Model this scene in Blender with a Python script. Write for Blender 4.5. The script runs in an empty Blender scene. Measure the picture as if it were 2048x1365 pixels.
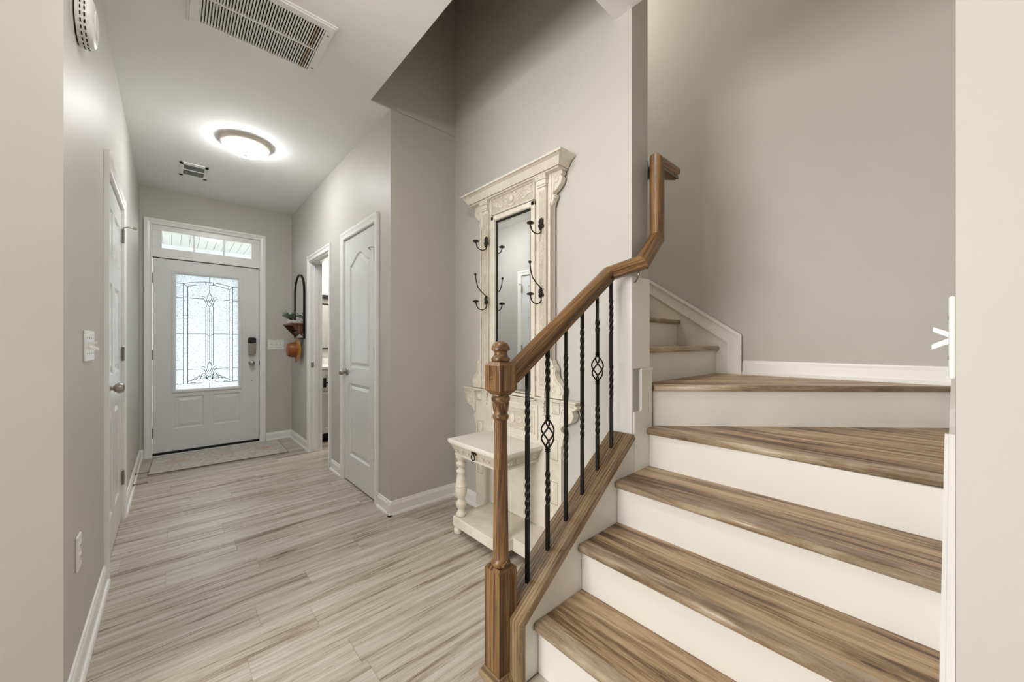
import bpy, bmesh, math, random
from math import pi, sin, cos, tan, atan2, hypot, radians as R
from mathutils import Vector, Matrix
random.seed(7)
S = bpy.context.scene
C = S.collection

# ------------------------------------------------------------------ camera, world, lights, exposure
PSI = R(42.2)
cd = bpy.data.cameras.new('camera'); cam = bpy.data.objects.new('camera', cd); C.objects.link(cam)
cd.sensor_width = 36.0; cd.lens = 749.0 / 2048 * 36; cd.shift_y = (687 - 682.5) / 2048
cd.clip_start = 0.05; cd.clip_end = 200
cam.location = (0, 0, 1.16); cam.rotation_euler = (pi / 2, 0, -PSI); S.camera = cam
S.view_settings.view_transform = 'Standard'; S.view_settings.look = 'None'
S.view_settings.gamma = 1.0; S.view_settings.exposure = 0.92
S.view_settings.use_curve_mapping = False
W = bpy.data.worlds.new('sky'); S.world = W; W.use_nodes = True
bg = W.node_tree.nodes['Background']; bg.inputs[0].default_value = (0.92, 0.96, 1.0, 1); bg.inputs[1].default_value = 10.0

def area(name, loc, direction, sx, sy, power, col):
    l = bpy.data.lights.new(name, 'AREA'); l.shape = 'RECTANGLE'; l.size = sx; l.size_y = sy
    l.energy = power; l.color = col
    o = bpy.data.objects.new(name, l); C.objects.link(o); o.location = loc
    o.rotation_euler = Vector(direction).to_track_quat('-Z', 'Z').to_euler()
    return o
# unseen sources: inferred west window, added south fill, stairwell and bathroom lamps
area('daylight_west_window', (-3.9, 0.95, 1.55), (1, 0.0, 0), 1.7, 1.7, 76, (1.0, 0.985, 0.965))
area('south_fill', (-1.4, -4.4, 1.5), (0, 1, 0), 3.2, 1.9, 1.5, (1.0, 0.95, 0.89))  # weak fill light added behind the camera; no window is known there
area('stairwell_lamp', (2.3, 2.6, 5.1), (0, -0.2, -1), 0.6, 0.6, 26, (1.0, 0.93, 0.85))
area('bathroom_lamp', (1.9, 4.4, 2.70), (0, 0, -1), 0.4, 0.4, 16, (1.0, 0.96, 0.90))

# ------------------------------------------------------------------ materials
def L(h):
    v = []
    for i in (0, 2, 4):
        c = int(h[i:i+2], 16) / 255
        v.append(c / 12.92 if c <= 0.04045 else ((c + 0.055) / 1.055) ** 2.4)
    return (*v, 1)
class N:
    def __init__(s, name):
        s.m = bpy.data.materials.new(name); s.m.use_nodes = True; s.t = s.m.node_tree
        s.b = s.t.nodes['Principled BSDF']; s.out = s.t.nodes['Material Output']
    def n(s, typ, ins=None, **kw):
        nd = s.t.nodes.new(typ)
        for k, v in kw.items(): setattr(nd, k, v)
        for k, v in (ins or {}).items():
            if hasattr(v, 'is_output'): s.t.links.new(v, nd.inputs[k])
            else: nd.inputs[k].default_value = v
        return nd
    def set(s, **kw):
        for k, v in kw.items():
            k = k.replace('_', ' ')
            if hasattr(v, 'is_output'): s.t.links.new(v, s.b.inputs[k])
            else: s.b.inputs[k].default_value = v
    def math(s, op, a, b=0.0, c=None):
        ins = {0: a, 1: b}
        if c is not None: ins[2] = c
        return s.n('ShaderNodeMath', ins, operation=op).outputs[0]
    def ramp(s, fac, stops):
        r = s.n('ShaderNodeValToRGB', {0: fac}); e = r.color_ramp.elements
        while len(e) < len(stops): e.new(0.5)
        for el, (p, c) in zip(e, stops): el.position = p; el.color = c
        return r.outputs[0]
    def bump(s, h, st=0.2, d=0.002):
        return s.n('ShaderNodeBump', {'Strength': st, 'Distance': d, 'Height': h}).outputs[0]
    def mix(s, f, a, b, mode='MIX'):
        nd = s.t.nodes.new('ShaderNodeMix'); nd.data_type = 'RGBA'; nd.blend_type = mode
        for i, v in ((0, f), (6, a), (7, b)):
            if hasattr(v, 'is_output'): s.t.links.new(v, nd.inputs[i])
            else: nd.inputs[i].default_value = v
        return nd.outputs[2]

def paint(name, col, rough=0.6, var=0.04, bump=0.05, scale=220, spec=0.4):
    m = N(name); tc = m.n('ShaderNodeTexCoord').outputs['Object']
    n1 = m.n('ShaderNodeTexNoise', {'Vector': tc, 'Scale': 3.0, 'Detail': 3.0}).outputs[0]
    n2 = m.n('ShaderNodeTexNoise', {'Vector': tc, 'Scale': scale, 'Detail': 2.0}).outputs[0]
    c = L(col); d = tuple(x * (1 - var) for x in c[:3]) + (1,); e = tuple(min(1, x * (1 + var)) for x in c[:3]) + (1,)
    m.set(Base_Color=m.ramp(n1, [(0.35, d), (0.65, e)]), Roughness=rough, Normal=m.bump(n2, bump, 0.001))
    m.b.inputs['Specular IOR Level'].default_value = spec
    return m.m
def plain(name, col, rough=0.4, metal=0.0, bump=0.0, scale=60, spec=0.5):
    m = N(name); m.set(Base_Color=L(col), Roughness=rough, Metallic=metal)
    m.b.inputs['Specular IOR Level'].default_value = spec
    tc = m.n('ShaderNodeTexCoord').outputs['Object']
    n = m.n('ShaderNodeTexNoise', {'Vector': tc, 'Scale': scale, 'Detail': 3.0}).outputs[0]
    m.set(Roughness=m.math('MULTIPLY_ADD', n, 0.12, rough - 0.06))
    if bump: m.set(Normal=m.bump(n, bump, 0.001))
    return m.m

def wood(name, stops, coord='UV', fu=1.6, fv=26.0, rough=0.45, streak=0.6, seed=0.0, rand_obj=True, knots=True, fine=5.0, ring=0.0, contrast=1.45):
    m = N(name)
    tc = m.n('ShaderNodeTexCoord').outputs[coord]
    sp = m.n('ShaderNodeSeparateXYZ', {0: tc}); u, v = sp.outputs[0], sp.outputs[1]
    w = seed
    if rand_obj: w = m.math('MULTIPLY_ADD', m.n('ShaderNodeObjectInfo').outputs['Random'], 37.0, seed)
    return _wood(m, u, v, w, stops, fu, fv, rough, streak, knots, fine, ring, contrast=contrast)
def _wood(m, u, v, w, stops, fu, fv, rough, streak, knots, fine, ring, tint=None, seam=None, contrast=1.45):
    def noise(a, b, sc=1.0, det=4.0, dist=0.0, rg=0.55):
        vec = m.n('ShaderNodeCombineXYZ', {0: m.math('MULTIPLY', u, a), 1: m.math('MULTIPLY', v, b), 2: w}).outputs[0]
        return m.n('ShaderNodeTexNoise', {'Vector': vec, 'Scale': sc, 'Detail': det, 'Roughness': rg, 'Distortion': dist}).outputs[0]
    coarse = noise(fu * 0.8, fv * 0.30, 1.0, 4.0, 0.9)
    mid = noise(fu * 1.9, fv * 1.1, 1.0, 6.0, 0.7, 0.68)
    finen = noise(fu * 9.0, fv * fine * 1.9, 1.0, 4.0, 0.0, 0.75)
    f = m.math('MULTIPLY_ADD', coarse, 0.95 * streak + 0.2, m.math('MULTIPLY_ADD', mid, 1.15, m.math('MULTIPLY', finen, 0.55)))
    f = m.math('SUBTRACT', f, 0.60 + 0.42 * streak)
    f = m.math('MULTIPLY_ADD', f, contrast, 0.5 - 0.5 * contrast)
    if ring:
        wv = m.n('ShaderNodeCombineXYZ', {0: m.math('MULTIPLY', u, fu * 0.5), 1: m.math('MULTIPLY', v, fv * 0.55), 2: w}).outputs[0]
        wt = m.n('ShaderNodeTexWave', {'Vector': wv, 'Scale': 1.2, 'Distortion': 9.0, 'Detail': 3.0, 'Detail Scale': 0.6}, bands_direction='Y').outputs[1]
        f = m.math('MULTIPLY_ADD', m.math('SUBTRACT', wt, 0.5), ring, f)
    if knots:
        kv = m.n('ShaderNodeCombineXYZ', {0: m.math('MULTIPLY', u, 2.1), 1: m.math('MULTIPLY', v, 6.3), 2: w}).outputs[0]
        vo = m.n('ShaderNodeTexVoronoi', {'Vector': kv, 'Scale': 1.0, 'Randomness': 1.0}).outputs[0]
        k = m.ramp(vo, [(0.0, (1, 1, 1, 1)), (0.05, (0.6, .6, .6, 1)), (0.07, (.1, .1, .1, 1)), (0.10, (0.35, .35, .35, 1)), (0.16, (0, 0, 0, 1))])
        f = m.math('SUBTRACT', f, m.math('MULTIPLY', k, 0.32))
    col = m.ramp(f, stops)
    if tint is not None: col = m.mix(1.0, col, tint, 'MULTIPLY')
    if seam is not None: col = m.mix(seam, col, L('5b5248'))
    m.set(Base_Color=col, Roughness=m.math('MULTIPLY_ADD', finen, 0.14, rough - 0.07), Normal=m.bump(f, 0.25, 0.0012))
    return m.m

def floor_mat():
    m = N('vinyl_plank_floor'); tc = m.n('ShaderNodeTexCoord').outputs['Object']
    sp = m.n('ShaderNodeSeparateXYZ', {0: tc}); x, y = sp.outputs[0], sp.outputs[1]
    PW, PL = 0.152, 1.22
    ry = m.math('DIVIDE', y, PW); row = m.math('FLOOR', ry)
    wn = m.n('ShaderNodeTexWhiteNoise', {'W': row}, noise_dimensions='1D').outputs[0]
    rx = m.math('ADD', m.math('DIVIDE', x, PL), m.math('MULTIPLY', wn, 7.0)); ci = m.math('FLOOR', rx)
    pv = m.n('ShaderNodeCombineXYZ', {0: row, 1: ci, 2: 0.0}).outputs[0]
    pr = m.n('ShaderNodeTexWhiteNoise', {'Vector': pv}, noise_dimensions='3D').outputs[0]
    w = m.math('MULTIPLY', pr, 50.0)
    tint = m.ramp(pr, [(0.0, (0.90, 0.88, 0.86, 1)), (0.5, (0.97, 0.96, 0.95, 1)), (1.0, (1, 1, 1, 1))])
    def edge(f, wd):
        fr = m.math('FRACT', f); d = m.math('MINIMUM', fr, m.math('SUBTRACT', 1.0, fr))
        return m.math('LESS_THAN', d, wd)
    seam = m.math('MULTIPLY', m.math('MAXIMUM', edge(ry, 0.0045), edge(rx, 0.0009)), 0.42)
    st = [(0.0, L('67574a')), (0.16, L('8f7d6a')), (0.30, L('b6aa9b')), (0.48, L('cbc4b9')), (0.70, L('d8d2ca')), (1.0, L('e2ded7'))]
    return _wood(m, x, y, w, st, 0.9, 40.0, 0.29, 0.65, True, 3.0, 0.0, tint, seam, 1.08)

M = {}
M['wall'] = paint('greige_wall_paint', 'c9c6bf', 0.5, 0.015, 0.06)
M['ceil'] = paint('white_ceiling_paint', 'f4f4f2', 0.8, 0.01, 0.05)
M['trim'] = paint('white_trim_paint', 'f6f5f2', 0.28, 0.01, 0.01, spec=0.5)
M['riser'] = paint('white_riser_paint', 'ece8e2', 0.38, 0.02, 0.02)
M['door'] = paint('white_door_paint', 'e6e7e6', 0.26, 0.01, 0.02, spec=0.5)
M['plastic'] = plain('white_plastic', 'efeeea', 0.3)
M['slot'] = plain('dark_slot', '101010', 0.7)
M['floor'] = floor_mat()
TS = [(0.0, L('4a3624')), (0.18, L('7a5f43')), (0.30, L('9d8161')), (0.45, L('b89c7a')), (0.70, L('c8b08f')), (1.0, L('d3c1a6'))]
M['tread'] = wood('stair_tread_plank', TS, 'UV', 1.0, 30.0, 0.42, 0.75)
NS = [(0.0, L('7d6850')), (0.25, L('a08a70')), (0.5, L('b9a990')), (0.75, L('c8bca8')), (1.0, L('d4ccbd'))]
M['nosing'] = wood('stair_nosing_plank', NS, 'UV', 2.0, 22.0, 0.34, 0.5, 3.0)
OS = [(0.0, L('2e2015')), (0.22, L('563b23')), (0.38, L('7c5a37')), (0.54, L('96734a')), (0.75, L('a9865c')), (1.0, L('b99a70'))]
M['oak'] = wood('stained_oak', OS, 'UV', 1.0, 62.0, 0.30, 0.32, 1.0, True, False, 2.2, 0.10, 1.15)
CS = [(0.0, L('4a3a2a')), (0.18, L('70593f')), (0.36, L('8f7757')), (0.55, L('a78e6c')), (0.78, L('b9a281')), (1.0, L('c8b495'))]
M['oakcap'] = wood('stained_oak_cap', CS, 'UV', 1.0, 36.0, 0.34, 0.35, 2.0, True, True, 2.6, 0.20, 1.25)
M['railshade'] = plain('shaded_red_wood', '4a1f14', 0.4)  # dark tone carries the shade under the upper rail
M['iron'] = plain('black_wrought_iron', '131212', 0.38, 0.3, 0.15, 90)
M['bronze'] = plain('dark_bronze_hook', '2a2420', 0.45, 0.6, 0.3, 160)
M['nickel'] = plain('satin_nickel', 'aea89e', 0.33, 1.0)
M['steel'] = plain('brushed_steel_rod', '8b8276', 0.35, 1.0)
M['blackp'] = plain('black_keypad', '15171c', 0.25)
M['blackm'] = plain('black_metal_frame', '1b1a19', 0.45, 0.4)
M['rubber'] = plain('black_rubber_sweep', '121212', 0.7)
M['shelfwood'] = wood('walnut_shelf_wood', [(0, L('3e2416')), (0.4, L('6e432a')), (0.7, L('8a5a3c')), (1, L('a87650'))], 'Object', 6, 60, 0.5, 0.5, 5, True, False)
M['hat'] = plain('brown_leather', '8c4c15', 0.42, 0.0, 0.4, 40)
M['hatdark'] = plain('brown_leather_edge', 'b07a3c', 0.5, 0.0, 0.3, 40)
M['leaf'] = plain('sage_green_leaf', '6f8878', 0.6)
M['stem'] = plain('dark_stem', '2f2a22', 0.7)
M['pot'] = plain('white_pot', 'd9d8d4', 0.5)
M['vslat'] = plain('grille_slat_white', 'f2f2f0', 0.45)
M['rimm'] = plain('pale_nickel_rim', 'd8cfc2', 0.4, 0.55)
M['vslatw'] = plain('grille_slat_stained', 'cbb59c', 0.5)
M['grey'] = plain('dark_duct', '3a3b3a', 0.8)
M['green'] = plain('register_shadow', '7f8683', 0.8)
M['soffit'] = plain('white_vinyl_soffit', 'd0d2d2', 0.5)
M['ground'] = plain('porch_concrete', '77786f', 0.9, 0, 0.3)

def mirror_mat():
    m = N('mirror_glass'); m.set(Base_Color=(0.93, 0.94, 0.94, 1), Metallic=1.0, Roughness=0.015)
    return m.m
M['mirror'] = mirror_mat()
def cream():
    m = N('distressed_cream_paint'); tc = m.n('ShaderNodeTexCoord').outputs['Object']
    a = m.n('ShaderNodeTexNoise', {'Vector': tc, 'Scale': 9.0, 'Detail': 6.0, 'Roughness': 0.7}).outputs[0]
    b = m.n('ShaderNodeTexNoise', {'Vector': tc, 'Scale': 70.0, 'Detail': 4.0, 'Roughness': 0.7, 'Distortion': 0.8}).outputs[0]
    base = m.ramp(a, [(0.3, L('d8cebe')), (0.6, L('e6dfd2'))])
    chips = m.ramp(m.math('MULTIPLY', m.math('SUBTRACT', b, 0.28), m.math('ADD', a, 0.5)), [(0.0, (1, 1, 1, 1)), (0.035, (0, 0, 0, 1))])
    m.set(Base_Color=m.mix(m.math('MULTIPLY', chips, 0.55), base, L('8a7358')), Roughness=0.5, Normal=m.bump(b, 0.15, 0.001))
    return m.m
def carved():
    m = N('carved_cream_relief'); tc = m.n('ShaderNodeTexCoord').outputs['Object']
    w = m.n('ShaderNodeTexNoise', {'Vector': tc, 'Scale': 22.0, 'Detail': 3.0, 'Distortion': 2.5}).outputs[0]
    v = m.n('ShaderNodeTexVoronoi', {'Vector': m.n('ShaderNodeVectorMath', {0: tc, 1: m.n('ShaderNodeTexNoise', {'Vector': tc, 'Scale': 14.0}).outputs[1]}, operation='ADD').outputs[0], 'Scale': 42.0}, feature='DISTANCE_TO_EDGE').outputs[0]
    crack = m.ramp(v, [(0.0, (1, 1, 1, 1)), (0.07, (0, 0, 0, 1))])
    msk = m.ramp(w, [(0.42, (0, 0, 0, 1)), (0.56, (1, 1, 1, 1))])
    f = m.math('MULTIPLY', m.math('MULTIPLY', crack, msk), 0.5)
    m.set(Base_Color=m.mix(m.math('MINIMUM', m.math('MULTIPLY', f, 1.8), 1.0), m.ramp(w, [(0.3, L('d2c6b3')), (0.7, L('e0d8c9'))]), L('6e5d48')), Roughness=0.55, Normal=m.bump(m.math('SUBTRACT', 1.0, f), 0.6, 0.003))
    return m.m
M['cream'] = cream(); M['seattop'] = paint('worn_white_seat_top', 'e8e4dc', 0.35, 0.05, 0.05, 60); M['carve'] = carved(); M['crease'] = plain('brown_glaze_in_grooves', '9c8466', 0.7)

def obscure_glass():
    m = N('textured_privacy_glass'); tc = m.n('ShaderNodeTexCoord').outputs['Object']
    n = m.n('ShaderNodeTexVoronoi', {'Vector': tc, 'Scale': 170.0}, feature='SMOOTH_F1').outputs[0]
    nb = m.n('ShaderNodeTexNoise', {'Vector': tc, 'Scale': 230.0, 'Detail': 3.0}).outputs[0]
    col = m.ramp(m.math('MULTIPLY_ADD', n, 0.4, m.math('MULTIPLY', nb, 0.7)), [(0.34, (0.07, 0.075, 0.08, 1)), (0.50, (0.46, 0.48, 0.49, 1))])
    bmp = m.bump(nb, 0.6, 0.002)
    tl = m.n('ShaderNodeBsdfTranslucent', {'Color': col, 'Normal': bmp}).outputs[0]
    tp = m.n('ShaderNodeBsdfTransparent', {'Color': col}).outputs[0]
    gl = m.n('ShaderNodeBsdfGlossy', {'Roughness': 0.15, 'Normal': bmp}).outputs[0]
    a = m.n('ShaderNodeMixShader', {0: 0.12, 1: tl, 2: tp}).outputs[0]
    b = m.n('ShaderNodeMixShader', {0: 0.05, 1: a, 2: gl}).outputs[0]
    m.t.links.new(b, m.out.inputs[0]); return m.m
def clear_glass(name='clear_window_glass', a=0.92, col=(0.96, 0.98, 0.98, 1)):
    m = N(name)
    tp = m.n('ShaderNodeBsdfTransparent', {'Color': col}).outputs[0]
    gl = m.n('ShaderNodeBsdfGlossy', {'Roughness': 0.02}).outputs[0]
    m.t.links.new(m.n('ShaderNodeMixShader', {0: 1 - a, 1: tp, 2: gl}).outputs[0], m.out.inputs[0]); return m.m
def glow(name, col, st):
    m = N(name); m.set(Base_Color=L('f4f1ea'), Roughness=0.3)
    m.b.inputs['Emission Color'].default_value = col; m.b.inputs['Emission Strength'].default_value = st; return m.m
M['obscure'] = obscure_glass(); M['glass'] = clear_glass(a=0.97, col=(0.62, 0.63, 0.63, 1))
M['bevelglass'] = clear_glass('bevelled_clear_glass', 0.7)
M['came'] = plain('lead_came', '3c4146', 0.5, 0.5)
M['bowl'] = glow('frosted_lit_glass_bowl', (0.98, 0.99, 1.0, 1), 32.0)
M['bowl2'] = glow('frosted_lit_glass_bowl_near', (1.0, 0.98, 0.955, 1), 25.0)
M['vanityglow'] = glow('lit_vanity_shade', (1.0, 0.96, 0.90, 1), 4.0)
def mat_rug():
    m = N('faded_floral_rug'); tc = m.n('ShaderNodeTexCoord').outputs['Object']
    sp = m.n('ShaderNodeSeparateXYZ', {0: tc}); x, y = sp.outputs[0], sp.outputs[1]
    n = m.n('ShaderNodeTexNoise', {'Vector': tc, 'Scale': 55.0, 'Detail': 5.0, 'Roughness': 0.75}).outputs[0]
    n2 = m.n('ShaderNodeTexNoise', {'Vector': tc, 'Scale': 14.0, 'Detail': 3.0, 'Distortion': 1.5}).outputs[0]
    base = m.ramp(m.math('MULTIPLY_ADD', n2, 0.5, m.math('MULTIPLY', n, 0.6)), [(0.36, L('8f8d8a')), (0.5, L('c3bdb5')), (0.66, L('dad4ca'))])
    # coral medallions: one at each end, one small one in the middle
    f = None
    for cx, r in ((-0.36, 0.13), (0.38, 0.12), (0.03, 0.07)):
        dx = m.math('DIVIDE', m.math('SUBTRACT', x, cx), r); dy = m.math('DIVIDE', y, r * 0.8)
        d = m.math('ADD', m.math('MULTIPLY', dx, dx), m.math('MULTIPLY', dy, dy))
        g = m.math('SUBTRACT', 1.0, d); g = m.math('MAXIMUM', g, 0.0)
        f = g if f is None else m.math('MAXIMUM', f, g)
    f = m.math('MULTIPLY', f, m.ramp(n2, [(0.42, (0, 0, 0, 1)), (0.6, (1, 1, 1, 1))]))
    m.set(Base_Color=m.mix(m.math('MULTIPLY', f, 0.85), base, L('d89078')), Roughness=0.95, Normal=m.bump(n, 0.8, 0.003))
    return m.m
M['rug'] = mat_rug(); M['rugedge'] = plain('grey_rug_binding', '77736e', 0.9)

# ------------------------------------------------------------------ mesh helpers
def bm_new():
    b = bmesh.new(); b.loops.layers.uv.new('UVMap'); return b
def link(name, bm, mat, parent=None, loc=None, rot=None, smooth=False, bevel=0.0, seg=2):
    me = bpy.data.meshes.new(name)
    bmesh.ops.recalc_face_normals(bm, faces=bm.faces)
    if smooth:
        for f in bm.faces: f.smooth = True
    bm.to_mesh(me); bm.free()
    mats = mat if isinstance(mat, (list, tuple)) else [mat]
    for mt in mats: me.materials.append(mt if not isinstance(mt, str) else M[mt])
    o = bpy.data.objects.new(name, me); C.objects.link(o)
    if parent: o.parent = parent
    if loc: o.location = loc
    if rot: o.rotation_euler = rot
    if smooth:
        try: me.set_sharp_from_angle(angle=R(38))
        except Exception: pass
    if bevel:
        md = o.modifiers.new('bevel', 'BEVEL'); md.width = bevel; md.segments = seg; md.limit_method = 'ANGLE'; md.angle_limit = R(40)
        md.harden_normals = False
    return o
def tag(o, label, cat, group=None, kind=None):
    if label: o['label'] = label
    if cat: o['category'] = cat
    if group: o['group'] = group
    if kind: o['kind'] = kind
    return o
def root(name, loc, rz=0.0, label=None, cat=None, group=None, kind=None):
    o = bpy.data.objects.new(name, None); C.objects.link(o); o.location = loc; o.rotation_euler = (0, 0, rz)
    o.empty_display_size = 0.05
    return tag(o, label, cat, group, kind)
def uvbox(f, uvl, ax=None):
    n = f.normal
    for l in f.loops:
        p = l.vert.co
        a = max(range(3), key=lambda i: abs(n[i]))
        c = [p[i] for i in range(3) if i != a]
        l[uvl].uv = (c[1], c[0]) if (ax == 'z' or (a == 2 and ax == 'y')) else (c[0], c[1])
def box(bm, x0, x1, y0, y1, z0, z1, mi=0, grain='z'):
    vs = [bm.verts.new((x, y, z)) for x in (x0, x1) for y in (y0, y1) for z in (z0, z1)]
    idx = [(0, 1, 3, 2), (4, 6, 7, 5), (0, 4, 5, 1), (2, 3, 7, 6), (0, 2, 6, 4), (1, 5, 7, 3)]
    fs = []
    for q in idx:
        f = bm.faces.new([vs[i] for i in q]); f.material_index = mi; f.normal_update()
        uvbox(f, bm.loops.layers.uv.active, grain); fs.append(f)
    return vs
def prism(bm, pts, d0, d1, axis='y', mi=0, gdir=None):
    """polygon pts extruded between d0 and d1 along axis. pts 2D in the other two axes (order xz for y, xy for z, yz for x)."""
    def P(p, d):
        if axis == 'y': return (p[0], d, p[1])
        if axis == 'z': return (p[0], p[1], d)
        return (d, p[0], p[1])
    a = [bm.verts.new(P(p, d0)) for p in pts]; b = [bm.verts.new(P(p, d1)) for p in pts]
    n = len(pts); fs = [bm.faces.new(a), bm.faces.new(b[::-1])]
    for i in range(n): fs.append(bm.faces.new((a[i], b[i], b[(i+1) % n], a[(i+1) % n])))
    uvl = bm.loops.layers.uv.active
    g = Vector(gdir).normalized() if gdir else None
    for f in fs:
        f.material_index = mi; f.normal_update()
        if g is None: uvbox(f, uvl)
        else:
            h = f.normal.cross(g)
            if h.length < 1e-4: h = Vector((0, 0, 1))
            h.normalize()
            for l in f.loops: l[uvl].uv = (l.vert.co.dot(g), l.vert.co.dot(h))
    return fs
def lathe(bm, prof, cx=0, cy=0, seg=24, axis='z', mi=0, a0=0.0, center=None):
    """prof: list (r, h)"""
    uvl = bm.loops.layers.uv.active; rings = []
    c = Vector(center) if center else Vector((cx, cy, 0))
    for r, h in prof:
        ring = []
        for i in range(seg):
            a = a0 + 2 * pi * i / seg
            if axis == 'z': p = Vector((r * cos(a), r * sin(a), h))
            elif axis == 'y': p = Vector((r * cos(a), h, r * sin(a)))
            else: p = Vector((h, r * cos(a), r * sin(a)))
            ring.append(bm.verts.new(c + p))
        rings.append(ring)
    for k in range(len(rings) - 1):
        for i in range(seg):
            j = (i + 1) % seg
            f = bm.faces.new((rings[k][i], rings[k][j], rings[k+1][j], rings[k+1][i])); f.material_index = mi
            for l, (kk, ii) in zip(f.loops, ((k, i), (k, i+1), (k+1, i+1), (k+1, i))):
                l[uvl].uv = (prof[kk][1], ii / seg * 2 * pi * max(0.02, prof[kk][0]))
    for ring, fl in ((rings[0], False), (rings[-1], True)):
        try: f = bm.faces.new(ring if fl else ring[::-1]); f.material_index = mi
        except Exception: pass
def tube(bm, pts, r, seg=8, mi=0, caps=True, ry=None):
    pts = [Vector(p) for p in pts]; n = len(pts)
    rr = r if isinstance(r, (list, tuple)) else [r] * n
    t0 = (pts[1] - pts[0]).normalized(); up = Vector((0, 0, 1))
    if abs(t0.dot(up)) > 0.95: up = Vector((0, 1, 0))
    nrm = t0.cross(up).normalized(); rings = []
    for i, p in enumerate(pts):
        t = ((pts[min(i+1, n-1)] - pts[max(i-1, 0)])).normalized()
        nrm = (nrm - t * nrm.dot(t)).normalized(); b = t.cross(nrm)
        rings.append([bm.verts.new(p + (nrm * cos(2*pi*k/seg) + b * sin(2*pi*k/seg) * (ry or 1)) * rr[i]) for k in range(seg)])
    for i in range(n - 1):
        for k in range(seg):
            j = (k + 1) % seg
            f = bm.faces.new((rings[i][k], rings[i][j], rings[i+1][j], rings[i+1][k])); f.material_index = mi; f.smooth = True
    if caps:
        bm.faces.new(rings[0][::-1]).material_index = mi; bm.faces.new(rings[-1]).material_index = mi
def ball(bm, c, r, sx=1, sy=1, sz=1, mi=0, seg=12):
    m = Matrix.Translation(c) @ Matrix.Diagonal((sx, sy, sz, 1))
    g = bmesh.ops.create_uvsphere(bm, u_segments=seg, v_segments=max(6, seg * 2 // 3), radius=r, matrix=m)
    for v in g['verts']:
        for f in v.link_faces: f.material_index = mi; f.smooth = True
def sweep(bm, prof, path, ups, mi=0):
    """straight runs of a profile (a sideways, b up) along path, cut on the mitre planes; UV along the grain"""
    uvl = bm.loops.layers.uv.active; path = [Vector(p) for p in path]; n = len(path); s0 = 0.0
    for i in range(n - 1):
        d = (path[i+1] - path[i]).normalized(); up = Vector(ups[i]); up = (up - d * up.dot(d)).normalized(); sd = d.cross(up)
        def cut(k, other):
            nm = (d + other).normalized() if other is not None else d
            out = []
            for a, b in prof:
                p = path[k] + sd * a + up * b
                out.append(p + d * ((path[k] - p).dot(nm) / d.dot(nm)))
            return out
        prev = (path[i] - path[i-1]).normalized() if i > 0 else None
        nxt = (path[i+2] - path[i+1]).normalized() if i < n - 2 else None
        A = [bm.verts.new(p) for p in cut(i, prev)]; B = [bm.verts.new(p) for p in cut(i+1, nxt)]
        m = len(prof); per = 0.0
        for k in range(m):
            j = (k + 1) % m; e = hypot(prof[j][0] - prof[k][0], prof[j][1] - prof[k][1])
            f = bm.faces.new((A[k], A[j], B[j], B[k])); f.material_index = mi
            us = [s0 + (v.co - path[i]).dot(d) for v in (A[k], A[j], B[j], B[k])]
            for l, uu, vv in zip(f.loops, us, (per, per + e, per + e, per)): l[uvl].uv = (uu, vv)
            per += e
        for ring, fl in ((A[::-1], 0), (B, 1)):
            f = bm.faces.new(ring); f.material_index = mi
            for l in f.loops: l[uvl].uv = (l.vert.co.z * 0.2, l.vert.co.dot(sd))
        s0 += (path[i+1] - path[i]).length
def offset_poly(pts, d):
    n = len(pts); out = []
    area2 = sum(pts[i][0] * pts[(i+1) % n][1] - pts[(i+1) % n][0] * pts[i][1] for i in range(n))
    s = 1 if area2 > 0 else -1
    for i in range(n):
        p0, p1, p2 = Vector(pts[i-1]), Vector(pts[i]), Vector(pts[(i+1) % n])
        e1 = (p1 - p0).normalized(); e2 = (p2 - p1).normalized()
        n1 = Vector((-e1.y, e1.x)) * s; n2 = Vector((-e2.y, e2.x)) * s
        b = (n1 + n2).normalized(); q = p1 + b * (d / max(0.3, b.dot(n1))); out.append((q.x, q.y))
    return out
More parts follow.
